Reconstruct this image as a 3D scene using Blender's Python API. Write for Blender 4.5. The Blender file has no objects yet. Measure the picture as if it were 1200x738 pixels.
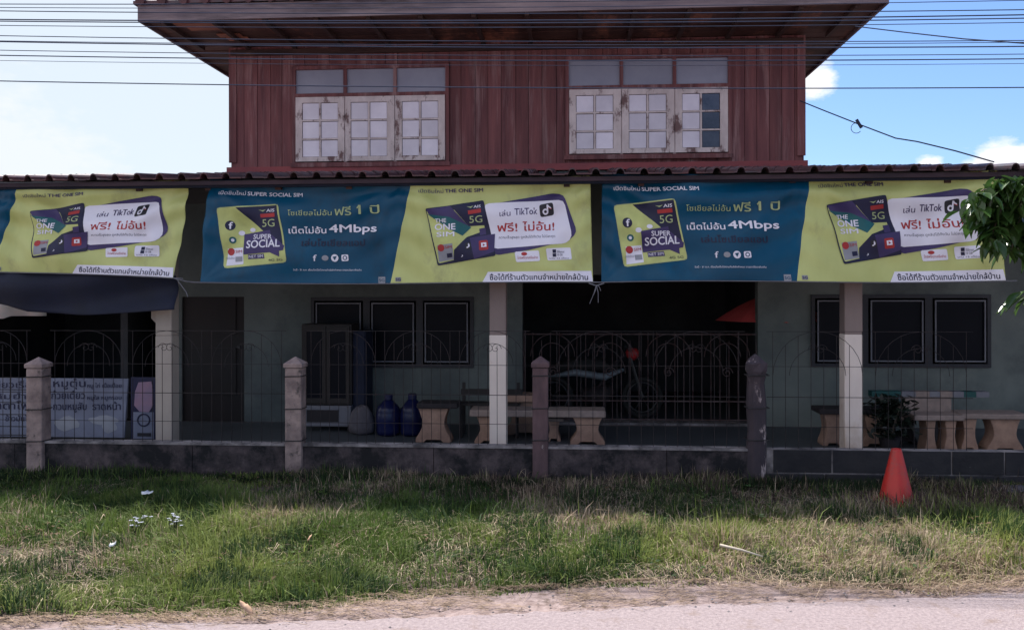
import bpy, bmesh, math, random
import numpy as np
from mathutils import Vector
random.seed(7); RNG = np.random.default_rng(7)
SC = bpy.context.scene; COL = SC.collection
rad = math.radians
# ---------------------------------------------------------------- camera
TH = .07; HZ = 338.0; FOC = 1000.0; CH = 1.85
cd = bpy.data.cameras.new('camera'); cam = bpy.data.objects.new('camera', cd); COL.objects.link(cam)
cam.location = (0, 0, CH); cam.rotation_euler = (math.pi/2, .002, TH)
cd.sensor_width = 36; cd.lens = 36*FOC/1200; cd.shift_y = -(369-HZ)/1200; cd.clip_end = 3000
SC.camera = cam
def P(px, py, Y):
    """point of the vertical plane at distance Y seen at a pixel of the 1200 px wide photograph"""
    x = (px-600)/FOC
    t = Y/(x*math.sin(TH)+math.cos(TH))
    return Vector((t*(x*math.cos(TH)-math.sin(TH)), Y, CH+t*(HZ-py)/FOC))
def PG(px, py, z=0):
    t = (CH-z)*FOC/(py-HZ); x = (px-600)/FOC*t
    return Vector((x*math.cos(TH)-t*math.sin(TH), x*math.sin(TH)+t*math.cos(TH), z))
# ---------------------------------------------------------------- sky, sun, exposure
SUND = Vector((-.24, .60, 1)).normalized()
ELEV = math.asin(SUND.z); AZ = math.atan2(SUND.x, SUND.y)
W = bpy.data.worlds.new('World'); SC.world = W; W.use_nodes = True
nt = W.node_tree; bg = nt.nodes['Background']; bg.inputs[1].default_value = .10
sky = nt.nodes.new('ShaderNodeTexSky'); sky.sky_type = 'NISHITA'; sky.sun_disc = False
sky.sun_elevation = ELEV; sky.sun_rotation = AZ; sky.air_density = 1.2; sky.dust_density = .6; sky.ozone_density = 3
tc = nt.nodes.new('ShaderNodeTexCoord')
nz = nt.nodes.new('ShaderNodeTexNoise'); nz.inputs['Scale'].default_value = 34; nz.inputs['Detail'].default_value = 9; nz.inputs['Roughness'].default_value = .62
mp = nt.nodes.new('ShaderNodeMapping'); mp.inputs['Scale'].default_value = (1, 1, 2.2)
nt.links.new(tc.outputs['Generated'], mp.inputs[0]); nt.links.new(mp.outputs[0], nz.inputs['Vector'])
def wmath(op, a, b=None):
    m = nt.nodes.new('ShaderNodeMath'); m.operation = op
    for i, v in enumerate((a, b)):
        if v is None: continue
        if isinstance(v, (int, float)): m.inputs[i].default_value = v
        else: nt.links.new(v, m.inputs[i])
    return m.outputs[0]
mask = None
C0 = Vector((0, 0, CH))
# clouds: direction, radius (radians), soft edge; back ones unseen, added as fill light
for cl_ in ((958, 92, .020, 1.0), (1178, 188, .030, 1.6), (1090, 192, .012, 1.5), (20, 196, .085, 1.5), (-120, 170, .14, 1.6), (1500, 150, .09, 1.7), (2000, 30, .12, 1.6), (-900, 60, .2, 1.6), (-2600, -900, .45, 1.4), (2600, -1300, .30, 1.4), 'back', 'back2', 'back3', 'back4'):
    if isinstance(cl_, str):
        d, r, flat = {'back': (Vector((-.35, -.75, .45)), .48, 1.0), 'back2': (Vector((.75, -.5, .35)), .34, 1.1), 'back3': (Vector((-.9, -.1, .5)), .5, 1.1), 'back4': (Vector((.1, -.35, .93)), .32, 1.0)}[cl_]; d.normalize()  # out-of-view clouds put in to brighten the shaded house front
    else:
        px, py, r, flat = cl_; d = (P(px, py, 100)-C0).normalized()
    vm = nt.nodes.new('ShaderNodeVectorMath'); vm.operation = 'SUBTRACT'; vm.inputs[1].default_value = d
    nt.links.new(tc.outputs['Generated'], vm.inputs[0])
    sm = nt.nodes.new('ShaderNodeVectorMath'); sm.operation = 'MULTIPLY'; sm.inputs[1].default_value = (1, 1, flat)
    nt.links.new(vm.outputs[0], sm.inputs[0])
    ln = nt.nodes.new('ShaderNodeVectorMath'); ln.operation = 'LENGTH'; nt.links.new(sm.outputs[0], ln.inputs[0])
    v = wmath('DIVIDE', ln.outputs['Value'], r)
    v = wmath('ADD', v, wmath('MULTIPLY', wmath('SUBTRACT', nz.outputs[0], .5), 1.7))
    mr = nt.nodes.new('ShaderNodeMapRange'); mr.inputs['From Min'].default_value = 1.2; mr.inputs['From Max'].default_value = .6
    nt.links.new(v, mr.inputs['Value'])
    mask = mr.outputs[0] if mask is None else wmath('MAXIMUM', mask, mr.outputs[0])
mx = nt.nodes.new('ShaderNodeMix'); mx.data_type = 'RGBA'
tn = nt.nodes.new('ShaderNodeMix'); tn.data_type = 'RGBA'; tn.blend_type = 'MULTIPLY'; tn.inputs['Factor'].default_value = 1; tn.inputs['B'].default_value = (.61, .73, .98, 1)
nt.links.new(sky.outputs[0], tn.inputs['A'])
nt.links.new(mask, mx.inputs['Factor']); nt.links.new(tn.outputs['Result'], mx.inputs['A']); mx.inputs['B'].default_value = (6.6, 6.6, 6.8, 1)
# thin bright veil of high cloud in the western half of the sky
hv = (P(60, 170, 100)-C0).normalized()
dv = nt.nodes.new('ShaderNodeVectorMath'); dv.operation = 'DOT_PRODUCT'; dv.inputs[1].default_value = hv
nt.links.new(tc.outputs['Generated'], dv.inputs[0])
vr = nt.nodes.new('ShaderNodeMapRange'); vr.interpolation_type = 'SMOOTHSTEP'; vr.inputs['From Min'].default_value = .80; vr.inputs['From Max'].default_value = .99; vr.inputs['To Max'].default_value = .85
nt.links.new(dv.outputs['Value'], vr.inputs['Value'])
mv = nt.nodes.new('ShaderNodeMix'); mv.data_type = 'RGBA'
nt.links.new(vr.outputs[0], mv.inputs['Factor']); nt.links.new(mx.outputs['Result'], mv.inputs['A']); mv.inputs['B'].default_value = (5.0, 5.4, 5.7, 1)
nt.links.new(mv.outputs['Result'], bg.inputs[0])
sl = bpy.data.lights.new('sun', 'SUN'); sl.energy = 5.0; sl.angle = rad(.5); sl.color = (1, .95, .87)
so = bpy.data.objects.new('sun', sl); COL.objects.link(so); so.rotation_euler = SUND.to_track_quat('Z', 'Y').to_euler()
SC.view_settings.view_transform = 'Standard'; SC.view_settings.look = 'None'; SC.view_settings.gamma = 1
SC.view_settings.exposure = 0.80
# ---------------------------------------------------------------- materials
def mat(name, c1, c2=None, scale=4, stretch=(1, 1, 1), rough=.8, bump=.0, bscale=None, rand=0., c3=None, metal=0., detail=6, lo=.35, hi=.65, spec=.4, world=True, c3lo=.6, c3hi=.72, c3scale=1.3, backface=None):
    m = bpy.data.materials.new(name); m.use_nodes = True; n = m.node_tree.nodes; L = m.node_tree.links
    b = n['Principled BSDF']; b.inputs['Roughness'].default_value = rough; b.inputs['Metallic'].default_value = metal
    b.inputs['Specular IOR Level'].default_value = spec
    g = n.new('ShaderNodeNewGeometry'); t = n.new('ShaderNodeTexCoord'); mpp = n.new('ShaderNodeMapping'); mpp.inputs['Scale'].default_value = stretch
    L.new(g.outputs['Position'] if world else t.outputs['Object'], mpp.inputs[0])
    out = None
    c2 = c2 or tuple(x*.75 for x in c1)
    nn = n.new('ShaderNodeTexNoise'); nn.inputs['Scale'].default_value = scale; nn.inputs['Detail'].default_value = detail; nn.inputs['Roughness'].default_value = .62
    L.new(mpp.outputs[0], nn.inputs['Vector'])
    r = n.new('ShaderNodeValToRGB'); r.color_ramp.elements[0].position = lo; r.color_ramp.elements[1].position = hi
    r.color_ramp.elements[0].color = (*c1, 1); r.color_ramp.elements[1].color = (*c2, 1)
    L.new(nn.outputs[0], r.inputs[0]); out = r.outputs[0]
    if c3:
        n3 = n.new('ShaderNodeTexNoise'); n3.inputs['Scale'].default_value = c3scale; n3.inputs['Detail'].default_value = 8; n3.inputs['Roughness'].default_value = .7
        L.new(mpp.outputs[0], n3.inputs['Vector'])
        r3 = n.new('ShaderNodeMapRange'); r3.inputs['From Min'].default_value = c3lo; r3.inputs['From Max'].default_value = c3hi
        L.new(n3.outputs[0], r3.inputs['Value'])
        m3 = n.new('ShaderNodeMix'); m3.data_type = 'RGBA'; L.new(r3.outputs[0], m3.inputs['Factor']); L.new(out, m3.inputs['A']); m3.inputs['B'].default_value = (*c3, 1); out = m3.outputs['Result']
    if rand:
        oi = n.new('ShaderNodeObjectInfo'); mr = n.new('ShaderNodeMapRange'); mr.inputs['To Min'].default_value = 1-rand; mr.inputs['To Max'].default_value = 1+rand
        L.new(oi.outputs['Random'], mr.inputs['Value'])
        hs = n.new('ShaderNodeHueSaturation'); L.new(mr.outputs[0], hs.inputs['Value']); L.new(out, hs.inputs['Color']); out = hs.outputs[0]
    L.new(out, b.inputs['Base Color'])
    if bump:
        n4 = n.new('ShaderNodeTexNoise'); n4.inputs['Scale'].default_value = bscale or scale*4; n4.inputs['Detail'].default_value = 5
        L.new(mpp.outputs[0], n4.inputs['Vector'])
        bp = n.new('ShaderNodeBump'); bp.inputs['Strength'].default_value = bump; bp.inputs['Distance'].default_value = .02
        L.new(n4.outputs[0], bp.inputs['Height']); L.new(bp.outputs[0], b.inputs['Normal'])
    return m
M = {}
M['plank'] = mat('red_brown_boards', (.215, .078, .080), (.115, .042, .048), 9, (1, 1, .07), .8, .45, 30, rand=.13, c3=(.40, .26, .26), c3lo=.52, c3hi=.80, c3scale=7)
M['redtrim'] = mat('red_painted_wood', (.30, .065, .07), (.20, .05, .06), 5, (.3, 1, 1), .7, .2)
M['darkwood'] = mat('dark_old_wood', (.07, .036, .032), (.035, .02, .02), 6, (.25, 1, 1), .85, .3, c3=(.22, .12, .08), c3lo=.58, c3hi=.66, c3scale=2.2)
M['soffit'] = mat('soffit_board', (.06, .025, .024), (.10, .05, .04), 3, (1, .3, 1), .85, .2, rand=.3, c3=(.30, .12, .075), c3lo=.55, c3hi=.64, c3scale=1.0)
M['beamdark'] = mat('blackened_beam', (.05, .03, .04), (.025, .018, .026), 5, (.3, 1, 1), .85, .2)
M['patchy'] = mat('orange_bounce_patch', (.36, .14, .085), (.24, .09, .06), 6, (.4, 1, 1), .8, .2)  # orange tone of bounced light under the eave
M['fascia'] = mat('weathered_fascia', (.26, .20, .21), (.13, .10, .12), 3, (.3, 1, 2.5), .85, .25, c3=(.03, .025, .03), c3lo=.5, c3hi=.7)
M['whitewood'] = mat('peeling_white_paint', (.70, .60, .60), (.54, .45, .45), 7, (1, 1, .5), .7, .25, 40, c3=(.16, .09, .09), c3lo=.54, c3hi=.62, c3scale=6)
M['pane'] = mat('frosted_pane', (.80, .74, .84), (.68, .62, .72), 3, rough=.3, rand=.14)
M['bluepane'] = mat('blue_grey_frosted_glass', (.30, .30, .38), (.25, .25, .33), 3, rough=.4, rand=.10)
M['clearpane'] = mat('bare_dark_pane', (.035, .045, .075), (.08, .09, .13), 5, rough=.2, rand=.4)
M['darkglass'] = mat('dark_window_glass', (.004, .005, .010), (.006, .007, .012), 2, rough=.35, spec=.08)
M['tile'] = mat('dark_cement_roof_tile', (.10, .038, .045), (.05, .028, .036), 5, rough=.42, bump=.15, rand=.2, c3=(.05, .045, .06), c3lo=.5, c3hi=.65)
M['greenwall'] = mat('pale_green_render', (.175, .195, .185), (.120, .140, .138), 1.6, rough=.9, bump=.08, c3=(.055, .062, .066), c3lo=.46, c3hi=.72, c3scale=.55)
M['plaster'] = mat('grey_plaster', (.14, .14, .14), (.09, .09, .10), 2, rough=.95)
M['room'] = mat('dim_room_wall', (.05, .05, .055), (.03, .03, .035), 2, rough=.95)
M['concrete'] = mat('stained_concrete', (.105, .080, .085), (.042, .034, .040), 5, rough=.95, bump=.4, c3=(.010, .010, .013), c3lo=.40, c3hi=.58, c3scale=3.2)
M['block'] = mat('dark_stained_block', (.030, .029, .034), (.018, .018, .024), 6, rough=.95, bump=.4, rand=.2, c3=(.2, .19, .19), c3lo=.64, c3hi=.70, c3scale=5)
M['mortar'] = mat('pale_mortar', (.30, .27, .28), (.06, .055, .06), 5, rough=.95, bump=.3)
M['postc'] = mat('old_concrete_post', (.33, .25, .235), (.16, .12, .12), 6, rough=.95, bump=.4, c3=(.06, .05, .05), c3lo=.56, c3hi=.66, c3scale=7)
M['postdark'] = mat('brown_stained_post', (.13, .08, .088), (.07, .045, .052), 7, (1, 1, .4), .95, .4, c3=(.5, .44, .43), c3lo=.66, c3hi=.70, c3scale=5)
M['postpeel'] = mat('mouldy_peeling_post', (.06, .045, .055), (.035, .03, .04), 7, (1, 1, .35), .95, .4, c3=(.42, .34, .34), c3lo=.57, c3hi=.61, c3scale=5)
M['colw'] = mat('white_column', (.80, .70, .65), (.70, .60, .56), 3, (1, 1, .5), .8, .1, c3=(.46, .33, .25), c3lo=.5, c3hi=.7, c3scale=1.6)
M['colb'] = mat('beige_column', (.27, .21, .20), (.22, .17, .165), 3, (1, 1, .4), .85, .1)
M['colp'] = mat('pale_beige_column', (.44, .38, .34), (.36, .31, .28), 3, (1, 1, .4), .85, .1)
M['bench'] = mat('tan_terrazzo', (.36, .225, .17), (.25, .155, .12), 9, rough=.85, bump=.15, rand=.12)
M['slab'] = mat('grey_terrazzo_slab', (.26, .20, .185), (.19, .15, .14), 12, rough=.8, bump=.1, rand=.15)
M['darkslab'] = mat('dark_terrazzo_slab', (.025, .02, .024), (.016, .014, .018), 12, rough=.8, bump=.1)
M['green'] = mat('green_paint', (.01, .075, .075), rough=.6)
M['white'] = mat('white_print', (.78, .77, .88), (.72, .71, .83), 3, rough=.55)
M['floor'] = mat('smooth_cement_floor', (.07, .078, .092), (.05, .058, .068), 2, rough=.5)
M['iron'] = mat('rusty_grey_iron', (.008, .008, .011), (.032, .021, .023), 14, rough=.8)
M['wire'] = mat('black_cable', (.06, .07, .11), rough=1, spec=.02)
M['blackrib'] = mat('dark_binding_wire', (.03, .027, .03), rough=.8)
M['blue'] = mat('teal_blue_vinyl', (.001, .072, .150), (.001, .052, .112), 1.5, rough=.36, spec=.24, bump=.12, bscale=9, c3=(.012, .035, .06), c3lo=.55, c3hi=.8, c3scale=2.2, stretch=(1, 1, .6))
M['lime'] = mat('lime_vinyl', (.54, .58, .22), (.45, .49, .18), 1.5, rough=.35, spec=.4, bump=.12, bscale=9, c3=(.26, .25, .14), c3lo=.55, c3hi=.8, c3scale=2.2, stretch=(1, 1, .6))
M['limeprint'] = mat('lime_print', (.55, .60, .22), rough=.5)
M['paleprint'] = mat('pale_lime_print', (.42, .50, .26), rough=.5)
M['navy'] = mat('navy_print', (.008, .010, .05), rough=.5)
M['purple'] = mat('purple_print', (.05, .035, .135), rough=.5)
M['teal'] = mat('teal_print', (.008, .11, .13), rough=.5)
M['redp'] = mat('red_print', (.42, .03, .035), rough=.5)
M['blackp'] = mat('black_print', (.02, .02, .03), rough=.5)
M['greyp'] = mat('grey_print', (.30, .31, .36), rough=.5)
M['tarp'] = mat('dark_navy_tarp', (.008, .012, .035), (.005, .008, .022), 3, rough=.75)
M['gapsheetw'] = mat('white_gap_sheet', (.62, .52, .50), (.45, .50, .52), 4, rough=.7)
M['poster'] = mat('faded_white_board', (.19, .205, .28), (.13, .14, .20), 3, rough=.7, c3=(.08, .09, .15), c3lo=.55, c3hi=.7, c3scale=2)
M['pinkp'] = mat('faded_pink_print', (.30, .18, .25), (.20, .16, .25), 5, rough=.7)
M['cone'] = mat('faded_red_cone_plastic', (.50, .028, .022), (.38, .024, .02), 3, rough=.45, c3=(.26, .07, .06), c3lo=.52, c3hi=.7, c3scale=6)
M['barrel'] = mat('deep_blue_plastic', (.006, .009, .06), (.004, .006, .04), 3, rough=.35)
M['sack'] = mat('pale_woven_sack', (.10, .09, .105), (.07, .065, .08), 12, rough=.9, bump=.3)
M['cabinet'] = mat('brown_cabinet_wood', (.018, .012, .013), (.011, .009, .010), 4, (1, 1, .2), .6)
M['whitebox'] = mat('grey_white_enamel', (.17, .17, .20), (.12, .12, .15), 4, rough=.5)
M['redreflection'] = mat('red_reflection_cloth', (.85, .12, .12), (.75, .10, .10), 3, rough=.7)
M['chrome'] = mat('dull_chrome', (.06, .06, .065), rough=.5, metal=.3)
M['rubber'] = mat('black_rubber', (.015, .015, .016), rough=.8)
M['seat'] = mat('pale_fairing', (.16, .19, .22), rough=.4)
M['road'] = mat('pale_concrete_road', (.335, .275, .28), (.225, .18, .19), 45, rough=.95, bump=.5, bscale=120, c3=(.22, .165, .15), c3lo=.55, c3hi=.70, c3scale=5, detail=10)
M['soil'] = mat('dry_soil', (.085, .062, .05), (.055, .042, .033), 5, rough=1, bump=.6, c3=(.17, .12, .10), c3lo=.55, c3hi=.7)
M['dirt'] = mat('pinkish_dirt_shoulder', (.33, .255, .245), (.20, .145, .135), 14, rough=1, bump=.7, c3=(.10, .07, .055), c3lo=.52, c3hi=.64, c3scale=9)
M['bark'] = mat('grey_bark', (.14, .11, .09), (.07, .055, .045), 12, (1, 1, .3), .95, .5)
M['plastic'] = mat('white_plastic_litter', (.75, .77, .8), rough=.4)
M['deadleaf'] = mat('dry_leaf_tan', (.5, .33, .22), (.38, .22, .15), 20, rough=.8)
M['strawm'] = mat('loose_straw', (.36, .26, .18), (.14, .09, .06), 30, rough=.9)
M['stick'] = mat('bleached_stick', (.5, .45, .38), (.35, .3, .25), 20, rough=.9)
M['petal'] = mat('white_petal', (.42, .44, .55), rough=.6)
M['leafy'] = mat('dark_leaf', (.006, .011, .008), (.010, .017, .010), 8, rough=.5)
def attrmat(name, rough=.75, trans=.35):
    m = bpy.data.materials.new(name); m.use_nodes = True; n = m.node_tree.nodes; L = m.node_tree.links
    b = n['Principled BSDF']; b.inputs['Roughness'].default_value = rough; b.inputs['Specular IOR Level'].default_value = .25
    a = n.new('ShaderNodeAttribute'); a.attribute_name = 'tint'; L.new(a.outputs['Color'], b.inputs['Base Color'])
    t = n.new('ShaderNodeBsdfTranslucent'); L.new(a.outputs['Color'], t.inputs[0])
    x = n.new('ShaderNodeMixShader'); x.inputs[0].default_value = trans
    L.new(b.outputs[0], x.inputs[1]); L.new(t.outputs[0], x.inputs[2]); L.new(x.outputs[0], n['Material Output'].inputs[0])
    return m
M['grass'] = attrmat('grass_blade')
def leafmat():
    m = mat('glossy_leaf', (.030, .075, .018), (.055, .11, .025), 6, rough=.28, rand=.3, spec=.6)
    n = m.node_tree.nodes; L = m.node_tree.links; b = n['Principled BSDF']
    src = b.inputs['Base Color'].links[0].from_socket
    t = n.new('ShaderNodeBsdfTranslucent'); L.new(src, t.inputs[0])
    x = n.new('ShaderNodeMixShader'); x.inputs[0].default_value = .3
    L.new(b.outputs[0], x.inputs[1]); L.new(t.outputs[0], x.inputs[2]); L.new(x.outputs[0], n['Material Output'].inputs[0])
    return m
M['leaf'] = leafmat()
# ---------------------------------------------------------------- object helpers
def tag(o, label=None, cat=None, group=None, kind=None):
    if label: o['label'] = label
    if cat: o['category'] = cat
    if group: o['group'] = group
    if kind: o['kind'] = kind
    return o
def thing(name, label, cat, loc=(0, 0, 0), group=None):
    o = bpy.data.objects.new(name, None); COL.objects.link(o); o.location = loc; o.empty_display_size = .1
    return tag(o, label, cat, group)
def origin(p):
    v = Vector((0, 0, 0))
    while p is not None: v += Vector(p.location); p = p.parent
    return v
def link(name, me, parent=None, loc=(0, 0, 0)):
    o = bpy.data.objects.new(name, me); COL.objects.link(o); o.location = loc
    if parent: o.parent = parent
    return o
class MB:
    def __init__(s): s.v = []; s.f = []; s.sm = False; s.mi = []
    def add(s, vs, fs):
        k = len(s.v); s.v += [tuple(v) for v in vs]; s.f += [tuple(i+k for i in f) for f in fs]; return s
    def box(s, a, b):
        x0, y0, z0 = a; x1, y1, z1 = b
        return s.add([(x0, y0, z0), (x1, y0, z0), (x1, y1, z0), (x0, y1, z0), (x0, y0, z1), (x1, y0, z1), (x1, y1, z1), (x0, y1, z1)],
                     [(3, 2, 1, 0), (4, 5, 6, 7), (0, 1, 5, 4), (1, 2, 6, 5), (2, 3, 7, 6), (3, 0, 4, 7)])
    def prism(s, poly, y0, y1):   # poly of (x, z)
        n = len(poly)
        vs = [(x, y0, z) for x, z in poly]+[(x, y1, z) for x, z in poly]
        return s.add(vs, [tuple(range(n)), tuple(range(2*n-1, n-1, -1))]+[(i, i+n, (i+1) % n+n, (i+1) % n) for i in range(n)])
    def tube(s, pts, r, n=6, cap=True):
        pts = [Vector(p) for p in pts]; rs = r if isinstance(r, (list, tuple)) else [r]*len(pts)
        k0 = []; vs = []; fs = []
        up = None
        for i, p in enumerate(pts):
            d = (pts[min(i+1, len(pts)-1)]-pts[max(i-1, 0)]).normalized()
            if up is None:
                up = Vector((0, 0, 1)) if abs(d.z) < .9 else Vector((1, 0, 0))
            a = d.cross(up).normalized(); b = a.cross(d).normalized(); up = b
            for j in range(n):
                t = 2*math.pi*j/n; vs.append(p+(a*math.cos(t)+b*math.sin(t))*rs[i])
        for i in range(len(pts)-1):
            for j in range(n): fs.append((i*n+j, i*n+(j+1) % n, (i+1)*n+(j+1) % n, (i+1)*n+j))
        if cap: fs += [tuple(range(n))[::-1], tuple(range((len(pts)-1)*n, len(pts)*n))]
        return s.add(vs, fs)
    def lathe(s, prof, c=(0, 0, 0), n=20, sx=1, sy=1):
        vs = []; fs = []
        for r, z in prof:
            for j in range(n):
                t = 2*math.pi*j/n; vs.append((c[0]+r*math.cos(t)*sx, c[1]+r*math.sin(t)*sy, c[2]+z))
        m = len(prof)
        for i in range(m-1):
            for j in range(n): fs.append((i*n+j, i*n+(j+1) % n, (i+1)*n+(j+1) % n, (i+1)*n+j))
        fs += [tuple(range(n))[::-1], tuple(range((m-1)*n, m*n))]
        return s.add(vs, fs)
    def mesh(s, name, mt, off=(0, 0, 0), smooth=False):
        me = bpy.data.meshes.new(name); ox, oy, oz = off
        me.from_pydata([(x-ox, y-oy, z-oz) for x, y, z in s.v], [], s.f)
        for m_ in (mt if isinstance(mt, list) else [mt]): me.materials.append(m_)
        if smooth: me.polygons.foreach_set('use_smooth', [True]*len(me.polygons))
        me.update(); return me
    def build(s, name, mt, parent=None, smooth=False, bevel=0, loc=None):
        """vertices are world coordinates; they are stored relative to the parent"""
        o = origin(parent)
        base = Vector(loc) if loc is not None else o
        ob = link(name, s.mesh(name, mt, base, smooth), parent, base-o)
        if bevel:
            bv = ob.modifiers.new('bevel', 'BEVEL'); bv.width = bevel; bv.segments = 2; bv.limit_method = 'ANGLE'
        return ob
def struct(o): o['kind'] = 'structure'; return o
UB = MB().box((-.5, -.5, -.5), (.5, .5, .5))
_unit = {}
def piece(name, matn, a, b, parent, rot=None, bevel=0):
    """an individual box-shaped piece that shares one unit mesh per material"""
    if matn not in _unit: _unit[matn] = UB.mesh('unit_'+matn, M[matn])
    c = [(a[i]+b[i])/2 for i in range(3)]; o0 = origin(parent)
    o = link(name, _unit[matn], parent, Vector(c)-o0); o.scale = [abs(b[i]-a[i]) for i in range(3)]
    if rot: o.rotation_euler = rot
    return o
def holes_wall(x0, x1, z0, z1, y0, y1, holes):
    xs = sorted({x0, x1, *[h[0] for h in holes], *[h[1] for h in holes]}); zs = sorted({z0, z1, *[h[2] for h in holes], *[h[3] for h in holes]})
    m = MB()
    for i in range(len(xs)-1):
        run = None
        for j in range(len(zs)-1):
            cx = (xs[i]+xs[i+1])/2; cz = (zs[j]+zs[j+1])/2
            solid = not any(h[0] < cx < h[1] and h[2] < cz < h[3] for h in holes)
            if solid: run = [zs[j], zs[j+1]] if run is None else [run[0], zs[j+1]]
            if (not solid or j == len(zs)-2) and run:
                m.box((xs[i], y0, run[0]), (xs[i+1], y1, run[1])); run = None
    return m
# ---------------------------------------------------------------- ground, road
def vnoise(x, y, s, seed=0):
    r = np.random.default_rng(seed); T = r.random((64, 64))
    x = np.asarray(x)*s+100; y = np.asarray(y)*s+100
    xi = np.floor(x).astype(int); yi = np.floor(y).astype(int); fx = x-xi; fy = y-yi; fx = fx*fx*(3-2*fx); fy = fy*fy*(3-2*fy)
    g = lambda a, b: T[a % 64, b % 64]
    return (g(xi, yi)*(1-fx)+g(xi+1, yi)*fx)*(1-fy)+(g(xi, yi+1)*(1-fx)+g(xi+1, yi+1)*fx)*fy
def road_edge(x): return 4.92+.165*x
def shoulder(x): return .05+.24*np.exp(-((x-.15)/1.5)**2)+.16*vnoise(x, 5, .9, 12)
def ground_z(x, y):
    y = np.asarray(y, float); x = np.asarray(x, float)
    k = np.clip((y-road_edge(x)-.1)/.5, 0, 1)*np.clip((8.1-y)/.6, 0, 1)
    return k*(.02+.09*(vnoise(x, y, 1.1, 3)-.4)+.04*(vnoise(x, y, 4, 4)-.5))
xs = np.arange(-9, 9.01, .1); ys = np.arange(4.2, 8.31, .08)
gx, gy = np.meshgrid(xs, ys); gz = ground_z(gx, gy)
m = MB(); nx = len(xs); m.v = list(zip(gx.ravel().tolist(), gy.ravel().tolist(), (gz+.004).ravel().tolist()))
m.f = [(j*nx+i, j*nx+i+1, (j+1)*nx+i+1, (j+1)*nx+i) for j in range(len(ys)-1) for i in range(nx-1)]
struct(m.build('verge', M['soil'], smooth=True))
struct(MB().add([(-900, -900, -.03), (900, -900, -.03), (900, 900, -.03), (-900, 900, -.03)], [(0, 1, 2, 3)]).build('ground', M['dirt']))
# road slab with a ragged, sanded edge
rp = []
m = MB()
N = 600
for i in range(N+1):
    x = -9+18*i/N
    e = road_edge(x)-.02+.09*float(vnoise(x, 0, 1.7, 9)-.5)+.06*float(vnoise(x, 3, 6, 10)-.5)+.035*float(vnoise(x, 3, 19, 13)-.5)
    m.v += [(x, e, .006), (x, e-.05, .022), (x, -3.5, .03)]
for i in range(N): m.f += [(3*i+1, 3*i+4, 3*i+3, 3*i), (3*i+2, 3*i+5, 3*i+4, 3*i+1)]
m.add([(-300, -3.5, .026), (300, -3.5, .026), (300, 4.2, .026), (-300, 4.2, .026)], [(0, 1, 2, 3)])
struct(m.build('road', M['road'], smooth=False))
m = MB()
for i in range(N+1):
    x = -9+18*i/N
    w0 = road_edge(x)-.08; w1 = road_edge(x)+.06+float(shoulder(x))
    zz = float(ground_z(x, w1))
    m.v += [(x, w0, .004), (x, (w0+w1)/2, float(ground_z(x, (w0+w1)/2))+.013), (x, w1, zz+.007)]
for i in range(N): m.f += [(3*i, 3*i+3, 3*i+4, 3*i+1), (3*i+1, 3*i+4, 3*i+5, 3*i+2)]
struct(m.build('dirt_shoulder', M['dirt'], smooth=True))

# ---------------------------------------------------------------- the house
YB = 11.0         # wall plane of both storeys
FZ = .10          # porch floor
XL = P(272, 100, YB).x; XR = P(941, 100, YB).x
zs0 = P(600, 196, YB).z            # foot of the upper storey
EZ = 1.85+3.20                     # upper eave underside
house = thing('wooden_house', 'two storey house with red brown board upper floor over a pale green rendered shop front', 'house', (0, YB, 0))
# ground floor wall
def wx(a, y=YB): return P(a, 338, y).x
door_l = (wx(213), wx(286), FZ, P(250, 347, YB).z)
win_l = (wx(365), wx(555), P(460, 430, YB).z, P(460, 348, YB).z)
door_c = (wx(612), wx(888), FZ, P(750, 322, YB).z)
win_r = (wx(950), wx(1160), P(1055, 431, YB).z, P(1055, 346, YB).z)
bay_l = (wx(-60), wx(183), FZ, P(100, 345, YB).z)
holes_wall(-9, 9, -.02, zs0-.06, YB, YB+.16, [door_l, win_l, door_c, win_r, bay_l]).build('ground_floor_wall', M['greenwall'], house)
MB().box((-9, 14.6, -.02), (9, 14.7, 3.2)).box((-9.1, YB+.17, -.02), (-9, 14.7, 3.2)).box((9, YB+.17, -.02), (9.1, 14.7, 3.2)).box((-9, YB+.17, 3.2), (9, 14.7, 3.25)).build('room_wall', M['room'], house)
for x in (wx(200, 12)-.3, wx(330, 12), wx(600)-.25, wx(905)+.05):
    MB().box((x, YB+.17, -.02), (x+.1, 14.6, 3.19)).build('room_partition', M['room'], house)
struct(MB().box((-9, 8.55, -.03), (9, 14.69, FZ)).build('porch_floor', M['floor']))
# shop-front windows
def shop_window(x0, x1, z0, z1, posts, yy=YB):
    fr = holes_wall(x0, x1, z0, z1, yy-.035, yy+.03, [(a+.045, b-.045, z0+.045, z1-.045) for a, b in zip(posts[:-1], posts[1:])]).build('window', M['blackp'], house)
    for a, b in zip(posts[:-1], posts[1:]):
        a += .07; b -= .07
        holes_wall(a, b, z0+.07, z1-.07, yy-.05, yy-.032, [(a+.017, b-.017, z0+.087, z1-.087)]).build('sash', M['whitebox'], fr)
        MB().box((a+.017, yy-.02, z0+.08), (b-.017, yy-.012, z1-.08)).build('pane', M['darkglass'], fr)
shop_window(*win_l, [wx(365), wx(430), wx(492), wx(555)])
shop_window(*win_r, [wx(950), wx(1012), wx(1087), wx(1160)])
d = MB().box((door_l[0], YB+.03, FZ), (door_l[1], YB+.08, door_l[3])).build('door', M['cabinet'], house)
for zz in (.35, 1.15): MB().box((door_l[0]+.12, YB+.015, FZ+zz), (door_l[1]-.12, YB+.03, FZ+zz+.62)).build('door_panel', M['cabinet'], d)
MB().tube([(door_l[1]-.07, YB+.0, FZ+.98), (door_l[1]-.07, YB+.03, FZ+.98)], .02, 8).build('handle', M['chrome'], d)
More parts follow.
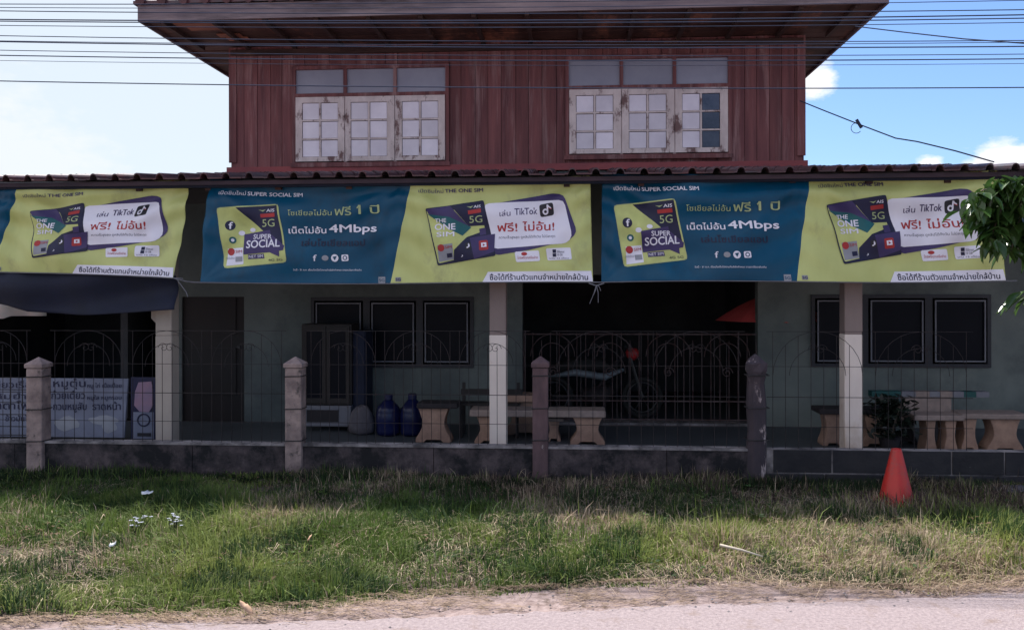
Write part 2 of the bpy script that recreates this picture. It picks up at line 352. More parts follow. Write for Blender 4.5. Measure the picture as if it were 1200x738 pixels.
MB().box((door_c[0], YB-.02, FZ), (door_c[1], YB+.16, FZ+.035)).build('threshold', M['mortar'], house, bevel=.006)
# upper storey
MB().box((XL+.03, YB+.035, zs0), (XR-.03, YB+7, EZ)).build('upper_wall_core', M['darkwood'], house)
UW = [(P(348, 0, YB).x, P(523, 0, YB).x, P(435, 190, YB).z, P(435, 111.5, YB).z, P(435, 81, YB).z, -1),
      (P(667, 0, YB).x, P(853, 0, YB).x, P(760, 181.5, YB).z, P(760, 103, YB).z, P(760, 70, YB).z, 1)]
x = XL; k = 0
while x < XR-.02:
    w = .15+.05*random.random(); x2 = min(x+w, XR)
    if XR-x2 < .08: x2 = XR
    dy = random.uniform(0, .012); spans = [(zs0+.02, EZ-.01)]
    for (a, b, c_, d_, e_, s_) in UW:
        if x2 > a-.02 and x < b+.02:
            if x < a-.07:
                x2 = a-.045; continue
            if x >= b+.03: continue
            if x2 > b+.045: x2 = b+.045
            spans = [(zs0+.02, max(zs0+.03, c_-.045)), (e_+.04, EZ-.01)]
    for s0, s1 in spans:
        piece('wall_board', 'plank', (x+.003, YB-.001+dy*.6, s0), (x2-.003, YB+.03+dy*.5, s1), house)
    x = x2
for side, X in ((-1, XL), (1, XR)):
    y = YB+.04
    while y < YB+7:
        piece('wall_board', 'plank', (X-.025 if side < 0 else X-.002, y+.003, zs0+.02), (X+.002 if side < 0 else X+.025, y+.19, EZ-.01), house); y += .195
piece('sill_beam', 'redtrim', (XL-.05, YB-.054, zs0-.05), (XR+.05, YB-.002, zs0+.035), house)
piece('corner_board', 'plank', (XL-.03, YB-.025, zs0+.1), (XL+.07, YB-.003, EZ-.02), house)
piece('corner_board', 'plank', (XR-.07, YB-.025, zs0+.1), (XR+.03, YB-.003, EZ-.02), house)
def upper_window(a, b, z0, zm, z1, seed):
    r = random.Random(seed)
    fr = holes_wall(a-.045, b+.045, z0-.05, z1+.045, YB-.05, YB+.02, [(a, b, z0, zm-.02)]+[(a+(b-a)*i/3+(.022 if i else 0), a+(b-a)*(i+1)/3-(.022 if i < 2 else 0), zm+.025, z1) for i in range(3)]).build('window', M['plank'], house)
    MB().box((a-.06, YB-.072, z0-.062), (b+.06, YB-.0505, z0-.012)).build('sill', M['plank'], fr)
    for i in range(3):
        xa = a+(b-a)*i/3; xb = a+(b-a)*(i+1)/3
        MB().box((xa, YB-.012, zm+.02), (xb, YB-.004, z1)).build('transom_pane', M['bluepane'], fr)
        if i: MB().box((xa-.018, YB-.04, z0), (xa+.018, YB-.0125, zm-.02)).build('mullion', M['whitewood'], fr)
        xa += .006; xb -= .006; st = .075; sl_ = .085
        if seed == 1: xa_i, xb_i = xa+(.075 if i != 1 else .06), xb-(.075 if i != 1 else .085)
        else: xa_i, xb_i = xa+st, xb-st*1.15
        za, zb = z0+.06, zm-.09
        cw, chh = (xb_i-xa_i)/2, (zb-za)/3
        hs = [(xa_i+cw*c+.011, xa_i+cw*(c+1)-.011, za+chh*q+.011, za+chh*(q+1)-.009) for c in range(2) for q in range(3)]
        holes_wall(xa, xb, z0+.012, zm-.025, YB-.062, YB-.03, hs).build('casement', M['whitewood'], fr)
        MB().box((xa+.02, YB-.0365, z0+.03), (xb-.02, YB-.0305, zm-.04)).build('backing', M['darkwood'], fr)
        for qi, h in enumerate(hs):
            mt = M['clearpane'] if (seed == 2 and i == 2 and qi >= 3) and qi != 9 else M['pane']
            MB().box((h[0]+.006, YB-.046-.002*r.random(), h[2]+.006), (h[1]-.006, YB-.037, h[3]-.006)).build('pane', mt, fr)
for n_, (a, b, c_, d_, e_, s_) in enumerate(UW): upper_window(a, b, c_, d_, e_, n_+1)
# main roof: soffit boards, fascia, rafters ends and hipped tile planes
RX0, RX1, RY0, RY1 = XL-.62, XR+.60, 9.8, YB+8.2
roof = MB()
ry = (RY0+RY1)/2; rh = EZ+.2+(ry-RY0)*.42; rl = (RY1-RY0)/2
A = [(RX0-.06, RY0-.06, EZ+.16), (RX1+.06, RY0-.06, EZ+.16), (RX1+.06, RY1, EZ+.16), (RX0-.06, RY1, EZ+.16)]
roof.add(A+[((RX0+RX1)/2-.4, ry, rh), ((RX0+RX1)/2+.4, ry, rh)]+[(v[0], v[1], v[2]+.04) for v in A]+[((RX0+RX1)/2-.4, ry, rh+.04), ((RX0+RX1)/2+.4, ry, rh+.04)],
         [(0, 3, 4), (0, 4, 5, 1), (1, 5, 2), (2, 5, 4, 3), (6, 10, 9), (6, 7, 11, 10), (7, 8, 11), (8, 9, 10, 11), (0, 1, 7, 6), (1, 2, 8, 7), (2, 3, 9, 8), (3, 0, 6, 9)])
roof = roof.build('roof', M['tile'], house)
n_t = 0
x = RX0-.05
while x < RX1:       # first course of tiles along the front eave
    t_ = MB().tube([(x+.09, RY0-.1, EZ+.19), (x+.09, RY0+.5, EZ+.42)], .055, 8).build('roof_tile', M['tile'], roof); x += .26
piece('fascia_board', 'fascia', (RX0-.02, RY0-.03, EZ-.03), (RX1+.02, RY0-.002, EZ+.155), house)
piece('fascia_board', 'fascia', (RX0-.03, RY0+.001, EZ-.03), (RX0-.002, RY1, EZ+.155), house)
piece('fascia_board', 'fascia', (RX1+.002, RY0+.001, EZ-.03), (RX1+.03, RY1, EZ+.155), house)
y = RY0+.01
while y < YB-.03:
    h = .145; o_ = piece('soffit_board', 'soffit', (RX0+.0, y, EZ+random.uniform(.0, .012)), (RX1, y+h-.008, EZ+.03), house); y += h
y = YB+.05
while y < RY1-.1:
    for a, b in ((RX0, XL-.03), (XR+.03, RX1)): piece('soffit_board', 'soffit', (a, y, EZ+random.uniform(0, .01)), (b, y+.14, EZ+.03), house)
    y += .15
for (x_, y_, l_) in ((RX0+.32, RY0+.16, .55), (RX0+.42, RY0+.31, .42), (RX0+.66, RY0+.62, .30), (RX0+.72, RY0+.77, .28)):
    piece('bounce_patch', 'patchy', (x_, y_, EZ-.012), (x_+l_, y_+.13, EZ-.002), house)  # lighter orange pieces paint bounced light onto the soffit corner
x = RX0+.25
while x < RX1:
    piece('rafter', 'darkwood', (x-.025, RY0+.03, EZ-.055), (x+.025, YB-.03, EZ-.003), house); x += .62
piece('wall_plate', 'darkwood', (XL, YB-.045, EZ-.13), (XR, YB-.003, EZ-.057), house)
# ---------------------------------------------------------------- porch roof
eY = 8.55; eZ = P(640, 206, eY).z; SL = .138
porch = thing('porch_roof', 'low lean-to roof of dark rolled cement tiles running the full width above the banners', 'roof', (0, eY, eZ))
def tile_mesh(L):
    m = MB(); pitch = .236; prof = []
    prof += [(-.075, 0.0), (-.048, .0)]
    for i in range(7):
        t = math.pi*i/6; prof.append((-.040*math.cos(t)-.0, .002+.052*math.sin(t)))
    prof += [(.048, 0.0), (.161, 0.0)]
    th = .014
    pts = [(x_, z_) for x_, z_ in prof]+[(x_, z_-th) for x_, z_ in prof[::-1]]
    n = len(prof)
    v = []
    for yy, zz in ((0, .016), (L, .0)):
        v += [(x_, yy, z_+zz) for x_, z_ in prof]+[(x_, yy, z_+zz-th) for x_, z_ in prof]
    f = []
    for i in range(n-1):
        f += [(i, i+1, 2*n+i+1, 2*n+i), (n+i+1, n+i, 3*n+i, 3*n+i+1), (i, n+i, n+i+1, i+1), (2*n+i, 2*n+i+1, 3*n+i+1, 3*n+i)]
    return m.add(v, f).mesh('roof_tile', M['tile'])
TL = .54; tm = tile_mesh(TL)
nrow = 5; x = -6.6; ti = 0
while x < 6.9:
    for r_ in range(nrow):
        y0 = r_*.49
        o = link('roof_tile', tm, porch, (x+random.uniform(-.003, .003), y0-.03, SL*y0+random.uniform(-.003, .003)+r_*.0005))
        o.rotation_euler = (math.atan(SL), 0, random.uniform(-.006, .006))
    x += .236
piece('eave_beam', 'tarp', (-7, eY+.06, eZ-.075), (7, eY+.12, eZ-.02), porch)
piece('fascia_board', 'beamdark', (-7, eY+.012, eZ-.055), (7, eY+.035, eZ-.012), porch)
for xx in np.arange(-6.8, 7, .75):
    o = piece('rafter', 'darkwood', (xx-.03, eY+.125, eZ-.1), (xx+.03, YB-.01, eZ-.02), porch); 
    o.rotation_euler = (math.atan(SL), 0, 0); o.location.z += SL*(YB-eY)/2-.01
struct(MB().box((-9, YB-.02, eZ+.0), (XL-.06, YB+.1, eZ+SL*2.45-.02)).box((XR+.06, YB-.02, eZ+.0), (9, YB+.1, eZ+SL*2.45-.02)).build('parapet', M['plaster']))
# porch columns
YC = 9.1
for px, w, lab, a, b in ((196, .185, 'beige square porch column beside the handwritten menu board, leftmost of the three', 'colp', 'colp'),
                         (584, .18, 'white porch column with beige top, standing between the two terrazzo stools', 'colw', 'colb'),
                         (997, .185, 'white porch column with beige top in front of the right hand shop window, near the cone', 'colw', 'colb')):
    X = P(px, 338, YC).x
    c = thing('porch_column', lab, 'column', (X, YC, FZ), 'columns holding up the porch roof')
    zc = P(px, 392, YC).z  # tone changes at this height: white shaft below, beige above
    MB().box((X-w/2, YC-w/2, FZ), (X+w/2, YC+w/2, zc)).build('lower_shaft', M[a], c, bevel=.01)
    MB().box((X-w/2+.002, YC-w/2+.002, zc), (X+w/2-.002, YC+w/2-.002, eZ-.02)).build('upper_shaft', M[b], c, bevel=.01)
    if px == 196: MB().prism([(X-w/2-.06, P(px, 372, YC).z), (X-w/2-.0, P(px, 372, YC).z-.06), (X-w/2-.0, P(px, 330, YC).z), (X-w/2-.06, P(px, 330, YC).z)], YC-.06, YC+.05).build('bracket', M['colp'], c)
# ---------------------------------------------------------------- boundary wall, posts and iron fence
YW = 8.2; WT = P(600, 523, YW).z
PX = [43, 345, 633, 887]
XP = [P(p, 338, YW).x for p in PX]
bw = thing('boundary_wall', 'low stained concrete wall along the verge under the iron fence, left of the mouldy post', 'wall', (0, YW, 0))
segs = [-8.5, P(-20, 0, YW).x]+XP
for a, b in zip(segs[:-1], segs[1:]):
    mid = a+(b-a)*(.56+.1*random.random())
    for q0, q1 in ((a, mid), (mid, b)):
        piece('wall_panel', 'concrete', (q0+.003, YW+random.uniform(0, .006), -.1), (q1-.003, YW+.12, WT-.018), bw)
        piece('coping', 'mortar', (q0+.001, YW-.008, WT-.018), (q1-.001, YW+.13, WT+random.uniform(0, .004)), bw)
bl = thing('block_wall', 'dark mouldy low block wall with pale mortar joints behind the red cone', 'wall', (XP[3], YW, 0))
MB().box((XP[3]+.09, YW+.012, -.1), (9, YW+.13, WT-.002)).build('mortar_bed', M['mortar'], bl)
rowz = [(-.04, .105), (.115, WT)]
for ri, (za, zb) in enumerate(rowz):
    x = XP[3]+.1+(.25 if ri == 0 else 0)
    xs_ = [P(q, 0, YW).x for q in (905, 975, 1044, 1115, 1177, 1245)] if ri else None
    edges = xs_+[xs_[-1]+.5*k for k in range(1, 9)] if ri else list(np.arange(XP[3]+.1, 8.8, .52))
    for a, b in zip(edges[:-1], edges[1:]):
        piece('block', 'block', (a+.009, YW+random.uniform(-.006, .006)-(.03 if ri == 0 else 0), za), (b-.009, YW+.1, zb-.004), bl)
post_labs = ['concrete fence post with pointed cap beside the menu board, leftmost',
             'pale mottled concrete fence post with pointed cap in front of the brown cabinet',
             'brown stained concrete fence post with pointed cap by the terrazzo bench',
             'mouldy fence post with a chipped crumbling head beside the dark block wall']
for i, X in enumerate(XP):
    top = P(PX[i], 417, YW).z; w = .082 if i != 2 else .075
    mt = [M['postc'], M['postc'], M['postdark'], M['postpeel']][i]
    t = thing('fence_post', post_labs[i], 'post', (X, YW+.02, 0), 'concrete posts of the boundary fence')
    yc = YW+.03
    if i < 3:
        MB().box((X-w, yc-w, -.1), (X+w, yc+w, top-.11)).build('shaft', mt, t, bevel=.012)
        m = MB(); z0 = top-.108; q = w+.012
        m.add([(X-q, yc-q, z0), (X+q, yc-q, z0), (X+q, yc+q, z0), (X-q, yc+q, z0), (X-q, yc-q, z0+.04), (X+q, yc-q, z0+.04), (X+q, yc+q, z0+.04), (X-q, yc+q, z0+.04), (X, yc, top)],
              [(3, 2, 1, 0), (0, 1, 5, 4), (1, 2, 6, 5), (2, 3, 7, 6), (3, 0, 4, 7), (4, 5, 8), (5, 6, 8), (6, 7, 8), (7, 4, 8)])
        m.build('cap', mt, t, bevel=.006)
    else:
        r = random.Random(3); m = MB()
        n = 9; vs = []; fs = []
        prof = [(-.1, 1), (.3, 1.02), (.5, .9), (.75, .98), (.95, .86), (1.02, .95), (top-.2, .9), (top-.14, 1.18), (top-.07, 1.12), (top-.04, .75), (top, .25)]
        for zz, s in prof:
            for j in range(n):
                a = 2*math.pi*j/n; k = w*1.12*s*(1+r.uniform(-.14, .14)); vs.append((X+k*math.cos(a), yc+k*math.sin(a), zz+r.uniform(-.012, .012)))
        for q in range(len(prof)-1):
            for j in range(n): fs.append((q*n+j, q*n+(j+1) % n, (q+1)*n+(j+1) % n, (q+1)*n+j))
        fs.append(tuple(range((len(prof)-1)*n, len(prof)*n)))
        m.add(vs, fs).build('shaft', mt, t)
    for py in (440, 478, 515):
        z = P(PX[i], py, YW).z; q = w+.004
        if i == 3: q += .012
        MB().tube([(X-q, yc-q, z), (X+q, yc-q, z+.004), (X+q, yc+q, z), (X-q, yc+q, z-.004), (X-q, yc-q, z)], .0055, 5).build('wire_tie', M['blackrib'], t)
# iron fence panels
YF = YW+.06
zt = P(600, 388, YF).z; zr1 = P(600, 428, YF).z; zr2 = P(600, 463, YF).z; zr3 = P(600, 497, YF).z
ROD = MB().tube([(0, 0, -.5), (0, 0, .5)], .0029, 5).mesh('fence_rod', M['iron'])
def fence_run(x0, x1, label):
    t = thing('iron_fence', label, 'fence', ((x0+x1)/2, YF, WT), 'iron fence panels on the boundary wall'); o0 = origin(t)
    for z in (zt, zr1, zr3): piece('rail', 'iron', (x0, YF-.0025, z-.0022), (x1, YF+.0025, z+.0022), t)
    piece('rail', 'iron', (x0, YF-.003, zr2-.003), (x1, YF+.003, zr2+.003), t)
    nm = max(1, round((x1-x0)/.82)); pw = (x1-x0)/nm; sp = pw/8
    for k in range(nm):
        cx = x0+pw*(k+.5)
        for j in range(8):
            x = x0+pw*k+sp*(j+.5); dx = x-cx
            R = sp*3.5
            tz = zt if j in (0, 7) else zt-R+math.sqrt(max(0, R*R-dx*dx)) if j not in (3, 4) else zt-.14
            o = link('rod', ROD, t, (x-o0.x, 0, (WT+tz)/2-o0.z)); o.scale = (1, 1, tz-WT)
        for R, zc in ((sp*3.5, zt-sp*3.5), (sp*2.2, zt-sp*3.5)):
            MB().tube([(cx+R*math.cos(math.pi*q/14), YF-.006, zc+R*math.sin(math.pi*q/14)) for q in range(15)], .0028, 5).build('arch', M['iron'], t)
        for s in (-1, 1):
            pts = [(cx+s*(.015+.055*(1-q/16)*math.cos(q*.55)+.02), YF-.01, zt-.17+.055*(1-q/16)*math.sin(q*.55)) for q in range(17)]
            MB().tube(pts, .0026, 5).build('scroll', M['iron'], t)
fence_run(segs[1]-.9, XP[0]-.1, 'iron fence panel left of the leftmost concrete post')
fence_run(XP[0]+.1, XP[1]-.1, 'iron fence panel in front of the menu board and the closed brown door')
fence_run(XP[1]+.1, XP[2]-.1, 'iron fence panel in front of the blue barrels and terrazzo stools')
fence_run(XP[2]+.1, XP[3]-.1, 'iron fence panel with arches across the wide dark doorway')
fence_run(XP[3]+.1, P(1140, 0, YF).x, 'iron fence panel on the dark block wall at the right')
# low folding gate across the shop doorway
M['rust'] = mat('rusty_gate_iron', (.05, .02, .02), (.10, .075, .08), 9, rough=.8)
_yf = YF; gt = thing('doorway_gate', 'low rusty iron gate with arches closing the wide dark doorway', 'gate', (P(750, 0, 10.9).x, 10.9, FZ)); go0 = origin(gt)
RG = MB().tube([(0, 0, -.5), (0, 0, .5)], .0055, 5).mesh('gate_rod', M['rust'])
ga, gb = P(614, 0, 10.9).x, P(886, 0, 10.9).x; gtop = P(750, 390, 10.9).z
n_ = 26; sp = (gb-ga)/n_
for i in range(n_+1):
    k_ = i % 7; o = link('rod', RG, gt, (ga+i*sp-go0.x, 0, (FZ+.06+gtop-.1*(k_ in (2, 5)))/2-go0.z)); o.scale = (1, 1, gtop-.1*(k_ in (2, 5))-FZ-.06)
for z in (FZ+.09, P(0, 463, 10.9).z, gtop-.02): piece('rail', 'rust', (ga, 10.892, z-.008), (gb, 10.908, z+.008), gt)
for i in range(4):
    cx_ = ga+(gb-ga)*(i+.5)/4; R_ = sp*2.5
    for rr_ in (R_, R_*.6): MB().tube([(cx_+rr_*math.cos(math.pi*q/12), 10.885, gtop-.30+rr_*math.sin(math.pi*q/12)) for q in range(13)], .006, 5).build('arch', M['rust'], gt)
    MB().tube([(cx_+.07*(1-q/20)*math.cos(q*.6), 10.88, gtop-.5+.07*(1-q/20)*math.sin(q*.6)) for q in range(19)], .006, 5).build('scroll', M['rust'], gt)
# square mesh at far left
g = thing('mesh_panel', 'square wire mesh panel in front of the menu board at the left edge', 'wire mesh', (P(10, 0, 8.5).x, 8.5, FZ))
for px in range(-30, 40, 14): piece('wire', 'blackrib', (P(px, 0, 8.5).x-.004, 8.496, FZ), (P(px, 0, 8.5).x+.004, 8.504, P(0, 441, 8.5).z), g)
for py in (441, 455, 470, 484, 498, 508): piece('wire', 'blackrib', (P(-32, 0, 8.5).x, 8.488, P(0, py, 8.5).z-.004), (P(36, 0, 8.5).x, 8.4955, P(0, py, 8.5).z+.004), g)
# ---------------------------------------------------------------- banners
YN = 8.68
def text2d(body, bold=0.0):
    c = bpy.data.curves.new('t', 'FONT'); c.body = body; c.resolution_u = 3; c.offset = bold; c.fill_mode = 'FRONT' if 'FRONT' in ('FRONT',) else 'BOTH'
    o = bpy.data.objects.new('t', c); COL.objects.link(o); bpy.context.view_layer.update()
    ev = o.evaluated_get(bpy.context.evaluated_depsgraph_get()); me = ev.to_mesh()
    v = [(p.co.x, p.co.y) for p in me.vertices]; f = [tuple(p.vertices) for p in me.polygons]
    ev.to_mesh_clear(); bpy.data.objects.remove(o); bpy.data.curves.remove(c)
    par = list(range(len(v)))
    def fd(a):
        while par[a] != a: par[a] = par[par[a]]; a = par[a]
        return a
    for q in f:
        for a in q[1:]: par[fd(a)] = fd(q[0])
    ids = {}; isl = [ids.setdefault(fd(i), len(ids)) for i in range(len(v))]
    return v, f, isl
_tc = {}
def text_fit(body, x0, yb, x1, cap, slope=0, bold=.0):
    """text fitted between x0..x1 with its baseline at yb, cap height cap (pixels of the print)"""
    bb = bold; bold = 0; k = (body, bold)
    if k not in _tc: _tc[k] = text2d(body, bold)
    v, f, isl = _tc[k]
    mnx = min(a for a, b in v); mxx = max(a for a, b in v)
    sx = (x1-x0)/(mxx-mnx); sy = cap/.69
    V = [(x0+(a-mnx)*sx, yb-b*sy-slope*(a-mnx)*sx) for a, b in v]
    if bb:
        d = bb*sy*.9; n = len(V); V0 = V; f0 = f; i0 = isl; V = []; f = []; isl = []
        for k, (ex, ey) in enumerate(((-d, 0), (d, 0), (0, -d*.7), (0, d*.7))):
            V += [(a+ex, b+ey) for a, b in V0]; f += [tuple(q+k*n for q in g_) for g_ in f0]; isl += [q % 3+3*k for q in i0]
    return V, f, isl
def dens(poly, st=4.):
    out = []
    for i, p in enumerate(poly):
        q = poly[(i+1) % len(poly)]; n = max(1, int(math.hypot(q[0]-p[0], q[1]-p[1])/st))
        out += [(p[0]+(q[0]-p[0])*j/n, p[1]+(q[1]-p[1])*j/n) for j in range(n)]
    return out
def disc(cx, cy, r, n=16, ry_=None): return [(cx+r*math.cos(2*math.pi*i/n), cy+(ry_ or r)*math.sin(2*math.pi*i/n)) for i in range(n)]
def rquad(p, r=2.5):
    out = []
    n = len(p)
    for i in range(n):
        a, b, c = p[i-1], p[i], p[(i+1) % n]
        def tow(u, w_):
            L = math.hypot(w_[0]-u[0], w_[1]-u[1]); k = min(r/L, .45); return (u[0]+(w_[0]-u[0])*k, u[1]+(w_[1]-u[1])*k)
        s, e = tow(b, a), tow(b, c)
        out += [s, (.25*s[0]+.5*b[0]+.25*e[0], .25*s[1]+.5*b[1]+.25*e[1]), e]
    return out
def c2(x, y): return (230+x/4.92, 200+y/4.92)      # enlarged blue half
def c3(x, y): return (460+x/4.92, 200+y/4.92)      # enlarged lime half
def Q(fn, *pts): return [fn(*p) for p in pts]
PRINT = []        # (part name, material, kind, data, layer)
def pp(part, mt, poly, layer=1): PRINT.append((part, mt, 'poly', poly, layer))
def tt(part, mt, body, fn, x0, yb, x1, cap, slope=0, bold=.0, layer=3):
    a = fn(x0, yb); b = fn(x1, yb); PRINT.append((part, mt, 'text', text_fit(body, a[0], a[1], b[0], cap/4.92, slope, bold), layer))
# blue half
tt('white_lettering', 'white', 'เปิดซิมใหม่', c2, 137, 160, 285, 20, .0, .0)
tt('white_lettering', 'white', 'SUPER SOCIAL SIM', c2, 295, 160, 607, 21, .0, .03)
card = Q(c2, (133, 238), (468, 206), (522, 530), (165, 568))
pp('sim_card', 'paleprint', rquad([(card[0][0]-.6, card[0][1]-.6), (card[1][0]+.6, card[1][1]-.6), (card[2][0]+.6, card[2][1]+.6), (card[3][0]-.6, card[3][1]+.6)], 4), 1)
pp('sim_card', 'limeprint', rquad(card, 4), 2)
pp('sim_card_wedge', 'navy', Q(c2, (238, 232), (462, 211), (500, 440), (400, 372)), 3)
pp('card_panel', 'purple', Q(c2, (270, 378), (425, 352), (430, 375), (508, 440), (503, 465), (480, 470), (482, 502), (425, 478), (275, 492)), 4)
pp('card_panel', 'purple', Q(c2, (300, 492), (392, 486), (397, 512), (302, 518)), 3)
tt('card_lettering', 'white', 'SUPER', c2, 328, 404, 436, 26, .02, .02, 6)
tt('card_lettering', 'white', 'SOCIAL', c2, 290, 456, 482, 42, .06, .025, 6)
tt('card_lettering', 'white', 'NET SIM', c2, 306, 511, 388, 15, .06, .0, 6)
tt('card_lettering', 'paleprint', '5G', c2, 380, 336, 452, 42, .06, .0, 6)
tt('card_lettering', 'white', 'AIS', c2, 405, 252, 452, 17, .06, .02, 6)
pp('card_mark', 'paleprint', Q(c2, (360, 240), (385, 250), (402, 238), (384, 243)), 5)
pp('card_mark', 'redp', Q(c2, (370, 264), (452, 256), (454, 278), (372, 284)), 5)
pp('card_icon', 'navy', disc(*c2(200, 331), 27/4.92, 18), 4)
tt('card_lettering', 'white', 'f', c2, 193, 350, 214, 38, 0, .02, 6)
pp('card_icon', 'teal', disc(*c2(211, 412), 19/4.92, 14), 4); pp('card_icon', 'white', disc(*c2(211, 412), 9/4.92, 10), 5)
pp('card_icon', 'white', disc(*c2(258, 372), 17/4.92, 14, 2.8), 5); pp('card_icon', 'white', disc(*c2(321, 353), 17/4.92, 14, 2.4), 5)
pp('card_label', 'white', Q(c2, (180, 460), (270, 452), (276, 545), (178, 556)), 3)
pp('card_icon', 'redp', disc(*c2(200, 477), 21/4.92, 16), 5)
tt('card_lettering', 'redp', 'SIM', c2, 226, 484, 266, 16, .05, .0, 6)
pp('card_label', 'greyp', Q(c2, (228, 505), (268, 502), (270, 530), (230, 533)), 5)
tt('card_lettering', 'greyp', 'ทุกโซเชียล', c2, 172, 520, 224, 12, .05, 0, 6)
tt('card_lettering', 'navy', '4G 5G', c2, 420, 528, 500, 13, .05, 0, 6)
tt('lime_lettering', 'paleprint', 'โซเชียลไม่อั้น', c2, 530, 270, 778, 27, .01, .0)
tt('lime_lettering', 'paleprint', 'ฟรี', c2, 795, 268, 893, 44, .01, .012)
tt('lime_lettering', 'paleprint', '1', c2, 936, 262, 949, 50, 0, .01)
pp('lime_numeral', 'paleprint', Q(c2, (926, 226), (939, 212), (943, 218), (930, 233)), 3)
tt('lime_lettering', 'paleprint', 'ปี', c2, 1003, 258, 1056, 42, 0, .012)
tt('white_lettering', 'white', 'เน็ตไม่อั้น', c2, 530, 370, 742, 31, .01, .02)
tt('white_lettering', 'white', '4Mbps', c2, 760, 362, 1040, 42, .0, .035)
tt('navy_lettering', 'navy', 'เล่นโซเชียลแอป', c2, 605, 440, 970, 34, 0, .015)
tt('white_lettering', 'white', 'f', c2, 670, 524, 690, 34, 0, .01)
pp('app_icon', 'greyp', disc(*c2(736, 507), 19/4.92, 16, 3.1)); pp('app_icon', 'white', disc(*c2(790, 507), 21/4.92, 18), 1)
pp('app_icon', 'blue', Q(c2, (778, 500), (802, 496), (790, 520)), 3)
pp('app_icon', 'white', rquad(Q(c2, (828, 489), (868, 487), (870, 523), (829, 525)), 1.4)); pp('app_icon', 'blue', disc(*c2(849, 506), 13/4.92, 12), 3); pp('app_icon', 'white', disc(*c2(849, 506), 8/4.92, 12), 4)
tt('white_lettering', 'white', 'วันนี้ - 31 ธ.ค. เงื่อนไขเป็นไปตามที่บริษัทกำหนด รายละเอียดเพิ่มเติม', c2, 555, 578, 945, 9, 0, 0)
pp('corner_mark', 'greyp', Q(c2, (1040, 612), (1080, 612), (1080, 646), (1040, 646))); tt('corner_lettering', 'blue', '5G', c2, 1044, 638, 1076, 16, 0, .02, 3)
# lime half
tt('dark_lettering', 'purple', 'เปิดซิมใหม่', c3, 155, 140, 296, 20, 0, 0)
tt('dark_lettering', 'purple', 'THE ONE SIM', c3, 306, 138, 525, 20, 0, .03)
pp('panel_edge', 'purple', rquad(Q(c3, (560, 215), (930, 160), (990, 172), (1062, 375), (1020, 420), (800, 470), (586, 502)), 5), 1)
pp('message_panel', 'white', rquad(Q(c3, (530, 208), (990, 200), (1034, 400), (1000, 438), (575, 466)), 6), 2)
card = Q(c3, (196, 236), (525, 190), (590, 500), (258, 550))
pp('sim_card', 'navy', rquad([(card[0][0]-.3, card[0][1]-.6), (card[1][0]+.6, card[1][1]-.6), (card[2][0]+.6, card[2][1]+.6), (card[3][0]-.3, card[3][1]+.9)], 2), 3)
pp('sim_card', 'limeprint', rquad(Q(c3, (200, 240), (510, 240), (560, 480), (262, 542)), 2), 4)
pp('card_band', 'purple', Q(c3, (200, 238), (335, 216), (440, 335), (420, 340), (210, 262)), 5)
pp('card_band', 'teal', Q(c3, (205, 264), (330, 280), (455, 340), (405, 388), (330, 350)), 6)
pp('card_band', 'navy', Q(c3, (340, 216), (523, 192), (545, 330), (440, 335)), 5)
pp('card_band', 'navy', Q(c3, (430, 395), (460, 385), (560, 350), (588, 498), (350, 535), (355, 468)), 5)
pp('card_band', 'purple', Q(c3, (445, 400), (590, 380), (585, 480), (470, 520)), 5.5)
tt('card_lettering', 'white', 'THE', c3, 248, 312, 312, 22, .02, .02, 8)
tt('card_lettering', 'white', 'ONE', c3, 246, 354, 364, 34, .02, .03, 8)
tt('card_lettering', 'white', 'SIM', c3, 256, 392, 358, 26, .02, .03, 8)
tt('card_lettering', 'paleprint', '5G', c3, 445, 316, 520, 38, .04, 0, 8)
tt('card_lettering', 'white', 'AIS', c3, 472, 232, 512, 15, .06, .02, 8)
pp('card_mark', 'paleprint', Q(c3, (432, 222), (455, 232), (472, 218), (452, 224)), 7)
pp('card_mark', 'redp', Q(c3, (438, 246), (512, 236), (515, 258), (440, 268)), 7)
pp('card_icon', 'redp', rquad(Q(c3, (497, 418), (548, 414), (553, 468), (500, 474)), 1.5), 7); pp('card_icon', 'white', Q(c3, (510, 430), (540, 427), (542, 452), (512, 455)), 8); pp('card_icon', 'redp', Q(c3, (520, 434), (534, 441), (521, 449)), 9)
pp('card_icon', 'blackp', rquad(Q(c3, (418, 428), (452, 424), (456, 464), (422, 468)), 1.5), 7)
tt('card_lettering', 'white', '♪', c3, 428, 458, 448, 28, 0, .02, 8)
pp('card_icon', 'purple', Q(c3, (500, 350), (536, 344), (540, 382), (504, 388)), 7)
tt('card_lettering', 'white', '♪', c3, 395, 508, 408, 14, 0, 0, 8)
pp('card_label', 'greyp', Q(c3, (258, 440), (346, 430), (352, 520), (264, 534)), 5); pp('card_icon', 'redp', disc(*c3(279, 455), 20/4.92, 16), 7)
tt('card_lettering', 'redp', 'SIM', c3, 302, 460, 342, 16, .05, 0, 8)
pp('card_label', 'navy', Q(c3, (312, 488), (342, 484), (344, 508), (314, 512)), 7)
tt('panel_lettering', 'purple', 'เล่น', c3, 620, 284, 682, 28, .03, .01)
tt('panel_lettering', 'purple', 'TikTok', c3, 706, 278, 834, 36, .03, .02)
pp('app_icon', 'blackp', rquad(Q(c3, (846, 224), (926, 212), (932, 280), (852, 292)), 2.5), 3)
def ring(cx, cy, r0, r1, a0, a1, n=12):
    return [(cx+r1*math.cos(a0+(a1-a0)*i/n), cy+r1*math.sin(a0+(a1-a0)*i/n)) for i in range(n+1)]
pp('app_icon', 'white', disc(*c3(882, 262), 17/4.92, 16), 4); pp('app_icon', 'blackp', disc(*c3(882, 262), 8/4.92, 12), 5)
